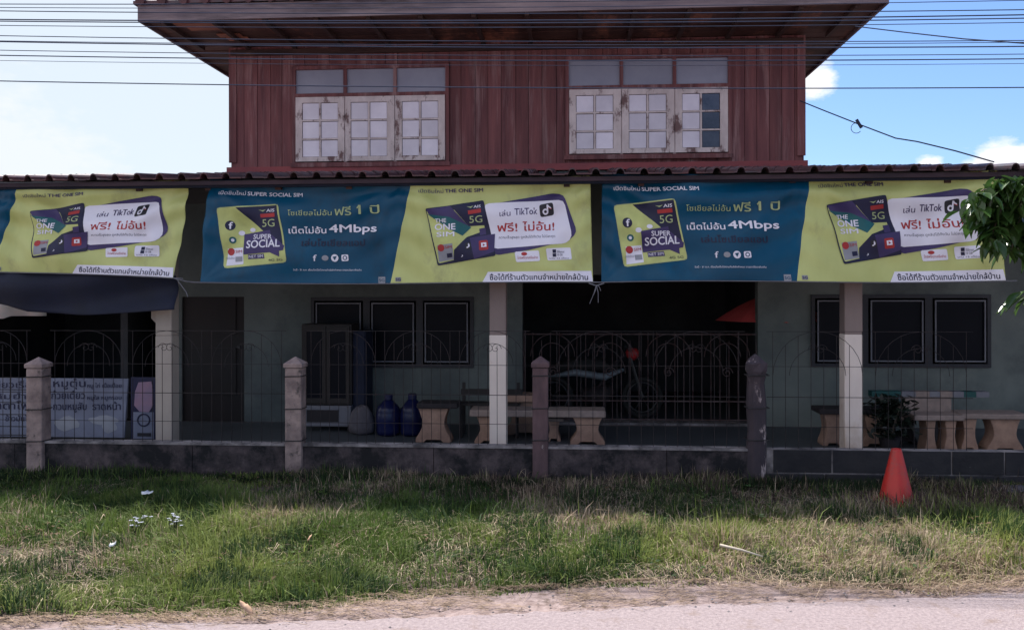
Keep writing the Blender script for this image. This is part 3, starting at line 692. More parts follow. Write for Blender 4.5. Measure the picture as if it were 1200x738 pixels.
pp('app_icon', 'white', Q(c3, (889, 225), (898, 224), (899, 262), (890, 262)), 6); pp('app_icon', 'redp', Q(c3, (898, 224), (903, 232), (918, 242), (917, 250), (899, 242)), 7); pp('app_icon', 'white', Q(c3, (897, 223), (901, 231), (915, 239), (915, 246), (898, 238)), 8)
tt('red_lettering', 'redp', 'ฟรี!', c3, 605, 368, 718, 42, .01, .022)
tt('red_lettering', 'redp', 'ไม่อั้น!', c3, 750, 366, 930, 42, .01, .022)
tt('panel_lettering', 'navy', 'ความเร็วสูงสุด ดูคลิปได้ทั้งวัน ไม่มีสะดุด', c3, 612, 408, 935, 13, .01, 0)
pp('message_box', 'white', rquad(Q(c3, (700, 482), (840, 476), (846, 534), (708, 540)), 1.8)); pp('message_box', 'redp', disc(*c3(755, 494), 17/4.92, 14, 2), 3)
tt('box_lettering', 'redp', 'โทรฟรีทุกเครือข่าย', c3, 716, 522, 832, 13, .01, 0)
pp('message_box', 'white', rquad(Q(c3, (880, 466), (1022, 460), (1028, 526), (888, 532)), 1.8)); pp('message_box', 'navy', Q(c3, (918, 472), (938, 471), (939, 490), (919, 491)), 3); pp('message_box', 'navy', Q(c3, (918, 494), (938, 493), (939, 511), (919, 512)), 3)
tt('box_lettering', 'navy', 'ใช้ได้ทุกแอป', c3, 944, 490, 985, 11, .01, 0); tt('box_lettering', 'navy', '10 GB', c3, 944, 506, 975, 11, .01, 0); tt('box_lettering', 'navy', 'นาน 12 เดือน', c3, 900, 524, 1010, 8, .01, 0)
pp('bottom_strip', 'white', Q(c3, (512, 647), (545, 592), (1138, 588), (1146, 645)))
tt('strip_lettering', 'navy', 'ซื้อได้ที่ร้านตัวแทนจำหน่ายใกล้บ้าน', c3, 555, 637, 1118, 28, 0, .014)
tt('dark_lettering', 'navy', 'AIS', c3, 1090, 90, 1128, 20, 0, .02); pp('corner_mark', 'redp', Q(c3, (1045, 76), (1060, 78), (1056, 88), (1048, 86)))
pp('corner_mark', 'greyp', Q(c3, (8, 615), (40, 615), (40, 638), (8, 638))); tt('corner_lettering', 'navy', '5G', c3, 10, 634, 38, 14, 0, .02, 3)
def banner(corn, sag, wr, label, seed, yoff=0):
    TLc, TRc, BRc, BLc = [np.array(c, float) for c in corn]
    rr = random.Random(seed); ph = [rr.uniform(0, 6.28) for _ in range(9)]
    def surf(s, t, off=0):
        # s 0..1 left to right, t 0..1 from bottom to top
        p = (BLc*(1-s)+BRc*s)*(1-t)+(TLc*(1-s)+TRc*s)*t
        ps = sag*math.sin(math.pi*max(0, min(1, s*1.0)))*(t**1.5)*1.0
        ps += sum(.9*math.sin(math.pi*s*k+ph[k])*t*t for k in (3, 5))*wr*.5
        ps += -1.2*math.sin(math.pi*s*2+ph[0])*(1-t)**2*wr*.6
        X = P(p[0], p[1]+ps, YN)
        w = 0
        for (cs, ct, k) in ((0, 1, 0), (1, 1, 1), (.52, 1.05, 2), (0, 0, 3), (1, 0, 4)):
            dx = (s-cs)*3.9; dz = (t-ct); d = math.hypot(dx, dz)+.05; a = math.atan2(dz, dx)
            w += (.030*(.5+.5*math.sin(a*7+ph[k]))**2*math.exp(-d*1.0)+.006*math.sin(a*15+ph[k]))*math.exp(-d*.4)*min(1, d*d*3)
        x_ = s*3.9
        g1 = .5+.5*math.sin(1.3*x_+ph[8]+.8*t); g2 = .5+.5*math.sin(2.1*x_-ph[3]-1.4*t)
        w += .024*math.sin(2.3*x_+1.7*t+ph[5])+.020*math.sin(7.1*x_-4.5*t+ph[6]+1.2*math.sin(1.7*x_))*(.3+.7*t)*g1+.011*math.sin(15*x_+9*t*(1-2*s)+ph[7]+2*math.sin(2.2*x_+t))*g2*(.25+.75*t)+.010*math.sin(9*t-3*x_+ph[1])*g1
        lx = ((s*2) % 1)-.5; sw = math.sin(16*(1-t)+ (30+6*math.sin(ph[2]+3*s))*lx*lx*(1.15-t)+ph[4]); w += .028*sw*math.exp(-2.2*(1-t))*(1-.5*abs(lx))*min(1, (1-t)*8)
        return (X.x, YN+yoff+w*wr-off, X.z)
    c = (corn[0][0]+corn[2][0])/2
    T = thing('banner', label, 'banner', P(c, 332, YN), 'advertising banners tied under the porch eave')
    N1, N2, NT = 170, 160, 70; m = MB(); mi = []
    for j in range(NT+1):
        t = j/NT; sd = (455+(478-455)*t-235)/458.
        for i in range(N1+N2+1):
            s = sd*i/N1 if i <= N1 else sd+(1-sd)*(i-N1)/N2
            m.v.append(surf(s, t))
    W_ = N1+N2+1
    for j in range(NT):
        for i in range(N1+N2):
            m.f.append((j*W_+i, j*W_+i+1, (j+1)*W_+i+1, (j+1)*W_+i)); mi.append(0 if i < N1 else 1)
    cl = m.build('cloth', [M['blue'], M['lime']], T, smooth=True); cl.data.polygons.foreach_set('material_index', mi)
    so_ = cl.modifiers.new('solid', 'SOLIDIFY'); so_.thickness = .0015; so_.offset = -1
    groups = {}
    for gi, (part, mt, kind, data, layer) in enumerate(PRINT): groups[(part, mt, gi)] = [(kind, data, layer)]
    def st(x, y):
        t = (332-y)/117.; return ((x-(236+10*t))/(458-10*t-1), t)
    for (part, mt, _), items in groups.items():
        m = MB()
        for kind, data, layer in items:
            off = .0042+.0014*layer
            if kind == 'text':
                v, f, isl = data
                m.add([surf(*st(a, b), off+.00007*(isl[q] % 12)) for q, (a, b) in enumerate(v)], f)
            else:
                poly = dens(data, 2.2); cx = sum(p[0] for p in poly)/len(poly); cy = sum(p[1] for p in poly)/len(poly)
                size = max(math.hypot(p[0]-cx, p[1]-cy) for p in poly); nr = max(1, int(size/2.2)); n = len(poly)
                vs = [surf(*st(cx, cy), off)]; fs = []
                for q in range(1, nr+1):
                    for p in poly: vs.append(surf(*st(cx+(p[0]-cx)*q/nr, cy+(p[1]-cy)*q/nr), off))
                for j in range(n): fs.append((0, 1+j, 1+(j+1) % n))
                for q in range(1, nr):
                    for j in range(n): fs.append((1+(q-1)*n+j, 1+q*n+j, 1+q*n+(j+1) % n, 1+(q-1)*n+(j+1) % n))
                m.add(vs, fs)
        m.build(part, M[mt], T)
    # hem cord along the foot
    MB().tube([surf(q/40, 0, .004) for q in range(-1, 42)], .0055, 5).build('hem_cord', M['whitebox'], T)
    for s_ in (0, .25, .5, .75, 1):
        a = Vector(surf(s_, 1)); MB().tube([a, (a.x+.01, eY+.02, eZ-.05)], .004, 5).build('tie', M['whitebox'], T)
    return surf
s1 = banner([(-196, 217), (219, 209), (204, 325.5), (-216, 309)], 7, 1.7, 'blue and lime phone SIM banner cut by the left edge with a dark tarp below', 11)
s2 = banner([(246, 209), (692, 206), (695, 331.5), (236, 331)], 5, 1.4, 'blue and lime phone SIM banner hung in the middle below the two upper windows', 25)
s3 = banner([(706, 204), (1166, 201), (1179, 330.5), (705, 331)], 4.5, 1.8, 'blue and lime phone SIM banner at the right, partly behind the leafy branch', 31)
# dark tarp under the left banner
m = MB(); NX, NZ = 50, 16
for j in range(NZ+1):
    for i in range(NX+1):
        s = i/NX; px = -120+s*327
        ytop = 306+.05*(px+120)*1.0; ybot = 355+9*min(1, max(0, px/30))+4*min(1, max(0, (px-30)/60))-6*max(0, (px-110)/95)
        py = ytop+(ybot-ytop)*j/NZ; q = P(px, py, YN+.09)
        m.v.append((q.x, q.y+.05*math.sin(j/NZ*5+s*6)+.02*math.sin(s*25), q.z))
m.f = [(j*(NX+1)+i, j*(NX+1)+i+1, (j+1)*(NX+1)+i+1, (j+1)*(NX+1)+i) for j in range(NZ) for i in range(NX)]
o = tag(m.build('tarpaulin', M['tarp'], smooth=True), 'dark navy tarpaulin sagging below the leftmost banner', 'tarpaulin'); o.modifiers.new('s', 'SOLIDIFY').thickness = .004
m = MB()
for i in range(15):
    px = -60+i*8.2; q = P(px, 0, 9.6); m.v += [(q.x, 9.6+.03*math.sin(i*1.3), P(px, 341, 9.6).z), (q.x, 9.6+.03*math.sin(i*1.3+.5), P(px, 372 if px < 8 else 369, 9.6).z)]
m.f = [(2*i, 2*i+2, 2*i+3, 2*i+1) for i in range(14)]  # sheet added to fill in for a bright gap under the tarpaulin
o = tag(m.build('gap_sheet', M['gapsheetw'], smooth=True), 'pinkish white sheet put in for the bright gap below the dark tarpaulin at the left edge', 'sheet'); o.modifiers.new('s', 'SOLIDIFY').thickness = .004
# loose cord between banners, and hanging ends
def cord(pts, label, r=.0045): return tag(MB().tube(pts, r, 5).build('cord', M['whitebox']), label, 'cord', 'cords of the banners')
a = Vector(s1(1, 0)); b = Vector(s2(0, 0))
cord([a, (a+b)/2+Vector((0, 0, -.012)), b], 'pale cord strung from the left banner to the middle banner')
cord([a+Vector((.03, 0, 0)), P(212, 333, YN-.02), P(218, 341, YN-.02), P(220, 347, YN-.02)], 'short loose cord end hanging by the leftmost porch column')
c = P(699, 334, YN-.03)
k = thing('knotted_cord', 'knotted white cord with frayed ends hanging between the middle and right banners', 'cord', c)
MB().tube([P(690, 332, YN-.02), P(699, 335, YN-.03), P(708, 332, YN-.02)], .006, 5).build('loop', M['whitebox'], k)
for tx, ty in ((691, 356), (696, 345), (701, 355), (704, 341)):
    MB().tube([c, P((699+tx)/2+1, (334+ty)/2-1, YN-.04), P(tx, ty, YN-.035)], .0035, 5).build('strand', M['whitebox'], k)
# ---------------------------------------------------------------- things on the porch
def pedestal(X, Y, z0, z1, wt, ww, wb, dep, mt, parent, name='leg'):
    H = z1-z0; L = []
    for i in range(13):
        u = i/12
        if u < .12: w = wb
        elif u < .55: w = wb+(ww-wb)*math.sin((u-.12)/.43*math.pi/2)
        else: w = ww+(wt-ww)*((u-.55)/.45)**1.6
        L.append((w/2, z0+H*u))
    poly = [(X-w, z) for w, z in L]+[(X+w, z) for w, z in L[::-1]]
    # arch notch below
    poly = poly+[(X+wb*.28, z0), (X+wb*.2, z0+.03), (X-wb*.2, z0+.03), (X-wb*.28, z0)]
    poly = poly[::-1]
    o = MB().prism(poly, Y-dep/2, Y+dep/2).build(name, mt, parent, bevel=.006)
    return o
def px_seat(name, label, cat, x0, x1, ytop, ybot, Y, legs, slabm, group=None, legm='bench', dep=.34):
    t = thing(name, label, cat, (P((x0+x1)/2, 0, Y).x, Y, FZ), group)
    za, zb = P(600, ybot, Y).z, P(600, ytop, Y).z
    MB().box((P(x0, 0, Y).x, Y-dep/2, za), (P(x1, 0, Y).x, Y+dep/2, zb)).build('top', M[slabm], t, bevel=.012)
    for (a, b) in legs:
        X = P((a+b)/2, 0, Y).x; w = P(b, 0, Y).x-P(a, 0, Y).x
        pedestal(X, Y-.02, FZ, za, w*.86, w*.62, w, dep*.62, M[legm], t)
    return t
px_seat('terrazzo_stool', 'short terrazzo stool with dark seat right beside the blue barrels', 'stool', 491, 538, 471, 477, 9.75, [(489, 530)], 'darkslab')
px_seat('terrazzo_bench', 'long tan terrazzo bench behind the middle column and the brown stained post', 'bench', 552, 709, 478, 486, 9.72, [(557, 592), (668, 708)], 'slab')
px_seat('terrazzo_table', 'reddish terrazzo pedestal table behind the white column, against the wall', 'table', 594, 632, 461, 469, 10.3, [(592, 636)], 'bench')
px_seat('terrazzo_stool', 'narrow pale terrazzo stool just right of the brown stained post', 'stool', 637, 661, 487, 491, 9.9, [(641, 657)], 'slab')
# chair slats seen through
t = thing('slat_chair', 'dark wooden slat bench back against the wall left of the middle column', 'chair', (P(560, 0, 10.2).x, 10.2, FZ))
for (x0, x1, ya, yb) in ((540, 612, 451, 457), (551, 612, 469, 475)): piece('slat', 'cabinet', (P(x0, 0, 10.2).x, 10.19, P(0, yb, 10.2).z+.0), (P(x1, 0, 10.2).x, 10.22, P(0, ya, 10.2).z), t)
piece('seat', 'cabinet', (P(541, 0, 10.2).x, 9.98, .47), (P(610, 0, 10.2).x, 10.2, .50), t)
for x in (543, 607):
    for yy in (10.235, 9.99): piece('leg', 'cabinet', (P(x, 0, 10.2).x-.018, yy-.015, FZ), (P(x, 0, 10.2).x+.018, yy+.015, .72 if yy > 10.2 else .469), t)
for px, hh, lab in ((455, 463, 'tall blue plastic barrel with narrow neck, left one of the pair'), (483, 462, 'tall blue plastic barrel with narrow neck beside the terrazzo stool')):
    X = P(px, 0, 10.1).x; top = P(600, hh, 10.1).z-FZ
    t = thing('water_barrel', lab, 'barrel', (X, 10.1, FZ), 'blue barrels on the porch')
    MB().lathe([(.10, 0), (.135, .015), (.145, .06), (.140, .12), (.147, .14), (.147, .26), (.140, .28), (.145, .30), (.125, .34), (.06, top-.075), (.045, top-.06)], (X, 10.1, FZ), 24).build('body', M['barrel'], t, smooth=True)
    MB().lathe([(.052, top-.06), (.052, top), (.04, top+.005)], (X, 10.1, FZ), 16).build('cap', M['barrel'], t)
r = random.Random(5); m = MB()
X = P(424, 0, 10.15).x
prof = [(.10, 0), (.15, .03), (.165, .10), (.15, .19), (.12, .27), (.07, .33), (.02, .345)]
vs = []
m.lathe(prof, (X, 10.15, FZ), 18, 1, .8); m.v = [(a+r.uniform(-.012, .012), b+r.uniform(-.01, .01), c_+r.uniform(-.008, .008)) for a, b, c_ in m.v]
tag(m.build('sack', M['sack'], smooth=True), 'pale slumped woven sack beside the blue barrels', 'sack')
# cabinet with a white base
t = thing('cabinet', 'brown wooden cabinet with glass doors standing on a low white chest', 'cabinet', (P(380, 0, 10.3).x, 10.3, FZ))
x0, x1 = P(352, 0, 10.3).x, P(411, 0, 10.3).x
zb = P(600, 477, 10.3).z; zt_ = P(600, 380, 10.3).z
MB().box((x0, 10.3, FZ+.06), (x1, 10.72, zb)).build('chest', M['whitebox'], t, bevel=.01)
MB().box((x0+.08, 10.285, FZ+.12), (x1-.16, 10.3, zb-.05)).build('drawer_front', M['darkslab'], t)
MB().box((x0, 10.34, zb+.002), (x1, 10.70, zt_)).build('body', M['cabinet'], t, bevel=.01)
for q in (0, 1):
    xa = x0+.02+(x1-x0-.04)*q/2; xb = x0+.02+(x1-x0-.04)*(q+1)/2
    d = holes_wall(xa+.005, xb-.005, zb+.03, zt_-.03, 10.318, 10.338, [(xa+.05, xb-.05, zb+.09, zt_-.09)]).build('door', M['cabinet'], t)
    MB().box((xa+.045, 10.326, zb+.085), (xb-.045, 10.332, zt_-.085)).build('pane', M['darkglass'], d)
x2 = P(424, 0, 10.4).x
tt_ = thing('dark_locker', 'tall narrow dark steel locker between the cabinet and the left shop window', 'locker', (P(419, 0, 10.4).x, 10.45, FZ))
MB().box((P(411.5, 0, 10.4).x, 10.42, FZ), (P(428, 0, 10.4).x, 10.8, P(0, 386, 10.4).z)).build('body', M['tarp'], tt_, bevel=.01)
MB().box((P(413, 0, 10.4).x, 10.405, FZ+.08), (P(426.5, 0, 10.4).x, 10.42, P(0, 390, 10.4).z)).build('door', M['tarp'], tt_)
# right-hand terrazzo set
t = thing('terrazzo_table', 'terrazzo table with green and white striped top edge below the right shop window', 'table', (P(1075, 0, 9.9).x, 9.9, FZ))
Y = 9.9; e = [1012, 1046, 1062, 1078, 1090, 1104, 1117, 1131, 1146]
za, zb = P(600, 458.5, Y).z, P(600, 452.5, Y).z
for i, (a, b) in enumerate(zip(e[:-1], e[1:])):
    piece('top_tile', 'green' if i in (0, 6) else ('slab' if i in (2, 4) else 'whitebox'), (P(a, 0, Y).x+.001, Y-.26, za), (P(b, 0, Y).x-.001, Y-.14, zb), t)
MB().box((P(1046, 0, Y).x, Y-.24, P(0, 479, Y).z), (P(1104, 0, Y).x, Y-.08, za-.002)).build('apron', M['slab'], t, bevel=.01)
for a, b in ((1050, 1070), (1080, 1104)): pedestal(P((a+b)/2, 0, Y).x, Y, FZ, P(0, 479, Y).z, .16, .13, .22, .16, M['darkslab' if a == 1050 else 'slab'], t)
px_seat('terrazzo_bench', 'terrazzo bench slab in front of the green edged table', 'bench', 1064, 1122, 480, 486, 9.5, [(1078, 1092), (1100, 1116)], 'slab')
px_seat('terrazzo_bench', 'tan terrazzo bench with curved legs at the far right of the porch', 'bench', 1118, 1197, 478, 484, 9.6, [(1120, 1140), (1150, 1192)], 'slab')
px_seat('terrazzo_bench', 'dark seated terrazzo bench partly hidden by the right porch column', 'bench', 955, 1046, 474, 480, 9.8, [(960, 985), (1006, 1034)], 'darkslab')
# dark potted shrub
def small_plant(px, Y, h, n, label, seed, name='potted_shrub', spread=.2, pot=True):
    r = random.Random(seed); X = P(px, 0, Y).x
    z0 = FZ if Y > 8.5 else 0
    t = thing(name, label, 'plant', (X, Y, z0))
    if pot: MB().lathe([(.08, 0), (.11, .15), (.12, .17), (.10, .17)], (X, Y, z0), 16).build('pot', M['darkslab'], t)
    m = MB(); st = MB()
    for i in range(9):
        a = r.uniform(0, 6.28); e_ = (X+spread*.7*math.cos(a), Y+spread*.7*math.sin(a), z0+h*r.uniform(.6, 1)); st.tube([(X, Y, z0+.1), e_], .005, 4)
    for i in range(n):
        c = Vector((X+r.gauss(0, spread*.5), Y+r.gauss(0, spread*.4), z0+.14+(h-.1)*r.random()**.8))
        a = Vector((r.uniform(-1, 1), r.uniform(-1, 1), r.uniform(-.6, .6))).normalized(); b = a.cross(Vector((r.uniform(-1, 1), r.uniform(-1, 1), 1))).normalized()
        L = .055; m.add([c-a*L, c+b*L*.4, c+a*L, c-b*L*.4], [(0, 1, 2, 3)])
    m.build('foliage', M['leafy'], t); st.build('stem', M['bark'], t)
small_plant(1042, 9.35, .55, 420, 'dark bushy potted shrub beside the green edged table', 4)
0 and small_plant(918, 9.3, .27, 200, 'low dark potted shrub beside the mouldy fence post', 5, spread=.26)
0 and small_plant(955, 9.5, .24, 200, 'low dark potted shrub left of the right porch column', 6, spread=.28)
0 and small_plant(315, 9.9, .34, 160, 'low dim potted shrub left of the brown cabinet', 8, spread=.2)
# menu board and card
YS = 9.25
def board(x0, y0, x1, y1, Y, name, label, cat, mt, skew=0):
    a, b = P(x0, y0, Y), P(x1, y1, Y)
    t = thing(name, label, cat, ((a.x+b.x)/2, Y, b.z))
    MB().prism([(a.x, b.z), (b.x-skew, b.z+.0), (b.x, a.z), (a.x, a.z)][::1], Y, Y+.03).build('board', M[mt], t, bevel=.004)
    return t
t = board(-70, 441, 150, 512, YS, 'menu_board', 'faded white menu board with blue handwritten lines behind the leftmost fence post', 'sign', 'poster', .05)
def plane_text(body, x0, yb, x1, cap, Y, parent, mt='navy', name='lettering', bold=.012):
    v, f, isl = text_fit(body, x0, yb, x1, cap, 0, bold)
    m = MB(); m.add([tuple(P(a, b, Y-.0003*(isl[q] % 5))) for q, (a, b) in enumerate(v)], f); return m.build(name, M[mt], parent)
YT = YS-.004
for body, x0, yb, x1, cap in (('ขายก๋วยเตี๋ยวเรือ', -60, 453, 36, 7), ('หมูตุ๋น', 62, 452, 100, 8), ('หมู ไก่ เนื้อเปื่อย', 102, 453, 142, 4.5),
                              ('ข้าวผัด ต้มยำ', -60, 466, 30, 6), ('ก๋วยเตี๋ยว', 60, 466, 99, 8), ('หมูใส หมูกรอบ', 102, 467, 142, 4.5),
                              ('เย็นตาโฟ', -20, 478, 34, 8), ('กวนหมูสับ', 62, 479, 101, 8), ('ราดหน้า', 108, 479, 141, 8), ('ข้าวมันไก่', 6, 492, 36, 6)):
    plane_text(body, x0, yb, x1, cap, YT, t)
m = MB()
for cx, cy, rx_, ry_ in ((78, 495, 15, 8), (121, 491, 18, 5), (128, 499, 9, 7)):
    pts = [P(cx+rx_*math.cos(2*math.pi*i/14)*(1+.15*math.sin(i*2.7)), cy+ry_*math.sin(2*math.pi*i/14)*(1+.2*math.sin(i*1.9)), YT+.0008*(cx % 3)) for i in range(14)]
    m.add(pts, [tuple(range(14))])
m.build('food_sketch', M['greyp'], t)
t = board(153, 441, 183, 514, YS, 'picture_card', 'narrow framed pink and blue picture panel between the menu board and the beige column', 'sign', 'navy')
MB().prism([(P(156, 0, YS).x, P(0, 511, YS).z), (P(180, 0, YS).x, P(0, 511, YS).z), (P(180, 0, YS).x, P(0, 480, YS).z), (P(156, 0, YS).x, P(0, 480, YS).z)], YS-.004, YS-.001).build('lower_print', M['poster'], t)
pts = [P(a_, b_, YS-.007) for a_, b_ in ((162, 447), (177, 446), (179, 455), (179, 474), (174, 482), (163, 481), (157, 474), (158, 458))]
MB().prism([(p.x, p.z) for p in pts][::-1], YS-.008, YS-.0045).build('pink_print', M['pinkp'], t)
pts = [P(168+8*math.cos(math.pi*i/10), 489+8*math.sin(math.pi*i/10), 0) for i in range(11)]
MB().tube([P(168+7*math.cos(math.pi*i/8), 491+7*math.sin(math.pi*i/8), YS-.008) for i in range(17)], .008, 5).build('ring_print', M['navy'], t)
MB().prism([(P(161, 0, YS).x, P(0, 508, YS).z), (P(177, 0, YS).x, P(0, 508, YS).z), (P(177, 0, YS).x, P(0, 504, YS).z), (P(161, 0, YS).x, P(0, 504, YS).z)], YS-.008, YS-.0045).build('slot_print', M['blackp'], t)
t = thing('low_shelf', 'low dark timber shelf under the menu board', 'shelf', (P(80, 0, 9.3).x, 9.35, FZ))
piece('plank', 'cabinet', (P(-75, 0, 9.3).x, 9.2, P(0, 519, 9.3).z), (P(186, 0, 9.3).x, 9.5, P(0, 514, 9.3).z), t)
for q in (-60, 60, 176): piece('leg', 'cabinet', (P(q, 0, 9.3).x-.02, 9.3, FZ), (P(q, 0, 9.3).x+.02, 9.4, P(0, 519.5, 9.3).z), t)
# umbrella shape standing in for a red reflection in the doorway
Y = 11.75; t = thing('reflection_shape', 'red umbrella shape standing in for a reflection in the wide doorway by its right jamb', 'umbrella', (P(905, 0, Y).x, Y, FZ))
C = P(905, 345, Y); Rr = C.x-P(838, 0, Y).x; zb = P(905, 376, Y).z
for k in range(8):
    m = MB(); a0, a1 = 2*math.pi*k/8, 2*math.pi*(k+1)/8; nr = 5
    for q in range(nr+1):
        u = q/nr
        for a in (a0, (a0+a1)/2, a1):
            rr_ = Rr*u*(1 if a != (a0+a1)/2 else .965); m.v.append((C.x+rr_*math.cos(a), Y+rr_*math.sin(a), C.z-(C.z-zb)*u**1.5))
    for q in range(nr):
        for j in range(2): m.f.append((q*3+j, q*3+j+1, q*3+j+4, q*3+j+3))
    m.build('reflection_panel', M['redreflection'], t, smooth=True)
    MB().tube([(C.x, Y, C.z-.05), (C.x+Rr*math.cos(a0), Y+Rr*math.sin(a0), zb-.008)], .004, 4).build('rib', M['iron'], t)
MB().tube([(C.x, Y, FZ), (C.x, Y, C.z+.04)], .012, 8).build('pole', M['iron'], t)
# motorbike in the room behind the fence
Y = 11.6; bx = P(700, 0, Y).x; t = thing('motorcycle', 'small motorbike with pale side fairing parked inside the dark doorway', 'motorbike', (bx, Y, FZ))
for s in (-.6, .6):
    cc = (bx+s, Y, FZ+.28)
    wv = MB().tube([(cc[0]+.25*math.cos(2*math.pi*i/20), Y, cc[2]+.25*math.sin(2*math.pi*i/20)) for i in range(21)], .035, 8, False).build('wheel', M['rubber'], t, smooth=True)
    MB().tube([(cc[0]+.2*math.cos(2*math.pi*i/20), Y, cc[2]+.2*math.sin(2*math.pi*i/20)) for i in range(21)], .012, 6, False).build('rim', M['chrome'], wv)
    for q in range(6): MB().tube([cc, (cc[0]+.2*math.cos(q*1.047), Y, cc[2]+.2*math.sin(q*1.047))], .005, 4).build('spoke', M['chrome'], wv)
MB().tube([(bx-.62, Y, FZ+.66), (bx-.3, Y, FZ+.72), (bx+.05, Y, FZ+.72), (bx+.25, Y, FZ+.62)], [.05, .10, .09, .05], 10).build('seat', M['rubber'], t, smooth=True)
MB().tube([(bx-.66, Y-.06, FZ+.56), (bx-.3, Y-.09, FZ+.62), (bx+.1, Y-.08, FZ+.56), (bx+.35, Y-.05, FZ+.66)], [.015, .05, .05, .02], 8).build('side_fairing', M['seat'], t, smooth=True)
MB().tube([(bx-.2, Y, FZ+.3), (bx+.1, Y, FZ+.32), (bx+.2, Y, FZ+.4)], [.09, .13, .06], 10).build('engine', M['iron'], t, smooth=True)
MB().tube([(bx+.6, Y-.05, FZ+.28), (bx+.42, Y-.05, FZ+.88)], .02, 6).tube([(bx+.6, Y+.05, FZ+.28), (bx+.42, Y+.05, FZ+.88)], .02, 6).build('fork', M['chrome'], t)
MB().tube([(bx+.36, Y-.33, FZ+.98), (bx+.42, Y-.1, FZ+.92), (bx+.42, Y+.1, FZ+.92), (bx+.36, Y+.33, FZ+.98)], .012, 6).build('handlebar', M['chrome'], t)
MB().lathe([(.03, -.08), (.085, -.03), (.095, .03), (.06, .08)], (bx+.47, Y, FZ+.86), 14).build('headlight', M['redp'], t, smooth=True)
MB().tube([(bx-.6, Y, FZ+.28), (bx-.1, Y, FZ+.25), (bx+.25, Y, FZ+.75), (bx+.42, Y, FZ+.88)], .025, 6).build('frame', M['iron'], t)
# ---------------------------------------------------------------- cone
cp = PG(1050, 592); cx, cy = cp.x, cp.y; gz0 = float(ground_z(cx, cy))
t = thing('traffic_cone', 'faded red plastic traffic cone standing in the shaded grass by the wall', 'cone', (cx, cy, gz0))
topz = CH-(521-HZ)/FOC*cy*1.0
H = topz-gz0
MB().lathe([(.17, 0), (.165, .03), (.155, .035), (.14, .05), (.135, .06), (.045, H-.02), (.038, H), (.028, H), (.026, H-.03)], (cx, cy, gz0), 28).build('body', M['cone'], t, smooth=True)
MB().box((cx-.19, cy-.19, gz0-.02), (cx+.19, cy+.19, gz0+.028)).build('base', M['cone'], t, bevel=.012)
# ---------------------------------------------------------------- overhead cables
def cable(yl, yr, Y, r, label, sagp=0):
    pts = []
    for i in range(61):
        px = -900+3000*i/60
        q = P(600, 0, Y); X = -14+28*i/60
    a = P(0, yl, Y); b = P(1200, yr, Y)
    sl_ = (b.z-a.z)/(b.x-a.x); mid = (a.x+b.x)/2
    for i in range(61):
        X = -22+44*i/60; z = a.z+sl_*(X-a.x)-sagp+sagp*((X-mid)/(b.x-a.x)*2)**2
        pts.append((X, Y, z))
    return tag(MB().tube(pts, r, 5).build('cable', M['wire'], smooth=True), label, 'cable', 'utility cables strung along the road')
CB = [(4, -6, 7.9, .0075), (8, 2, 7.7, .006), (12, 13, 7.9, .008), (22, 19, 7.7, .010), (24, 23, 7.8, .009), (29, 28, 7.6, .006), (41, 49, 7.8, .007), (48, 56, 7.6, .0095), (47, 51, 7.4, .005), (58, 65, 7.7, .006), (64, 70.5, 7.5, .0085), (70, 76, 7.6, .004), (94, 104, 7.6, .0085)]
ORD = {k: n_ for n_, k in enumerate(sorted(range(len(CB)), key=lambda q: CB[q][0]))}
for i, (a, b, Y, r) in enumerate(CB):
    lab = 'lowest black cable crossing the whole picture in front of the upper windows' if i == len(CB)-1 else '%s black utility cable, counted down from the top of the left sky' % ('topmost second third fourth fifth sixth seventh eighth ninth tenth eleventh twelfth'.split()[ORD[i]])
    cable(a, b, Y, r*.62, lab, .03)
tag(MB().tube([P(1003, 32, 9.0), P(1060, 39, 8.6), P(1130, 47, 8.0), P(1210, 53, 7.4), P(1500, 70, 6.2)], .006, 5).build('cable', M['wire']), 'thin drop cable slanting down across the others right of the roof', 'cable')
dw = thing('drop_wire', 'thin wire sagging from the upper wall corner down to the right porch eave', 'wire', P(940, 120, 10.9))
pts = [P(938, 119, 10.9), P(965, 130, 10.6), P(1008, 147, 10.2), P(1050, 163, 9.8), P(1075, 167, 9.6), P(1120, 178, 9.2), P(1165, 191, 8.7)]
MB().tube(pts, .0075, 5).build('wire', M['wire'], dw)
c = P(1005, 147, 10.2); MB().tube([(c.x+.06*math.cos(a)-.01, c.y, c.z-.04+.06*math.sin(a)) for a in np.linspace(0, 5.6, 16)], .004, 5).build('loop', M['wire'], dw)
MB().tube([P(1004, 141, 10.2), P(1010, 151, 10.2)], .018, 6).build('clamp', M['wire'], dw)
# ---------------------------------------------------------------- tree at the right
TX, TY = 6.1, 6.7
tree = thing('broadleaf_tree', 'leafy tree whose drooping glossy branch hangs in from the right edge over the banner', 'tree', (TX, TY, 0))
MB().tube([(TX, TY, -.1), (TX+.05, TY, .9), (TX-.05, TY+.05, 1.9), (TX+.1, TY, 3.0), (TX+.15, TY, 4.0)], [.17, .13, .11, .08, .04], 10).build('trunk', M['bark'], tree, smooth=True)
BY = 6.55
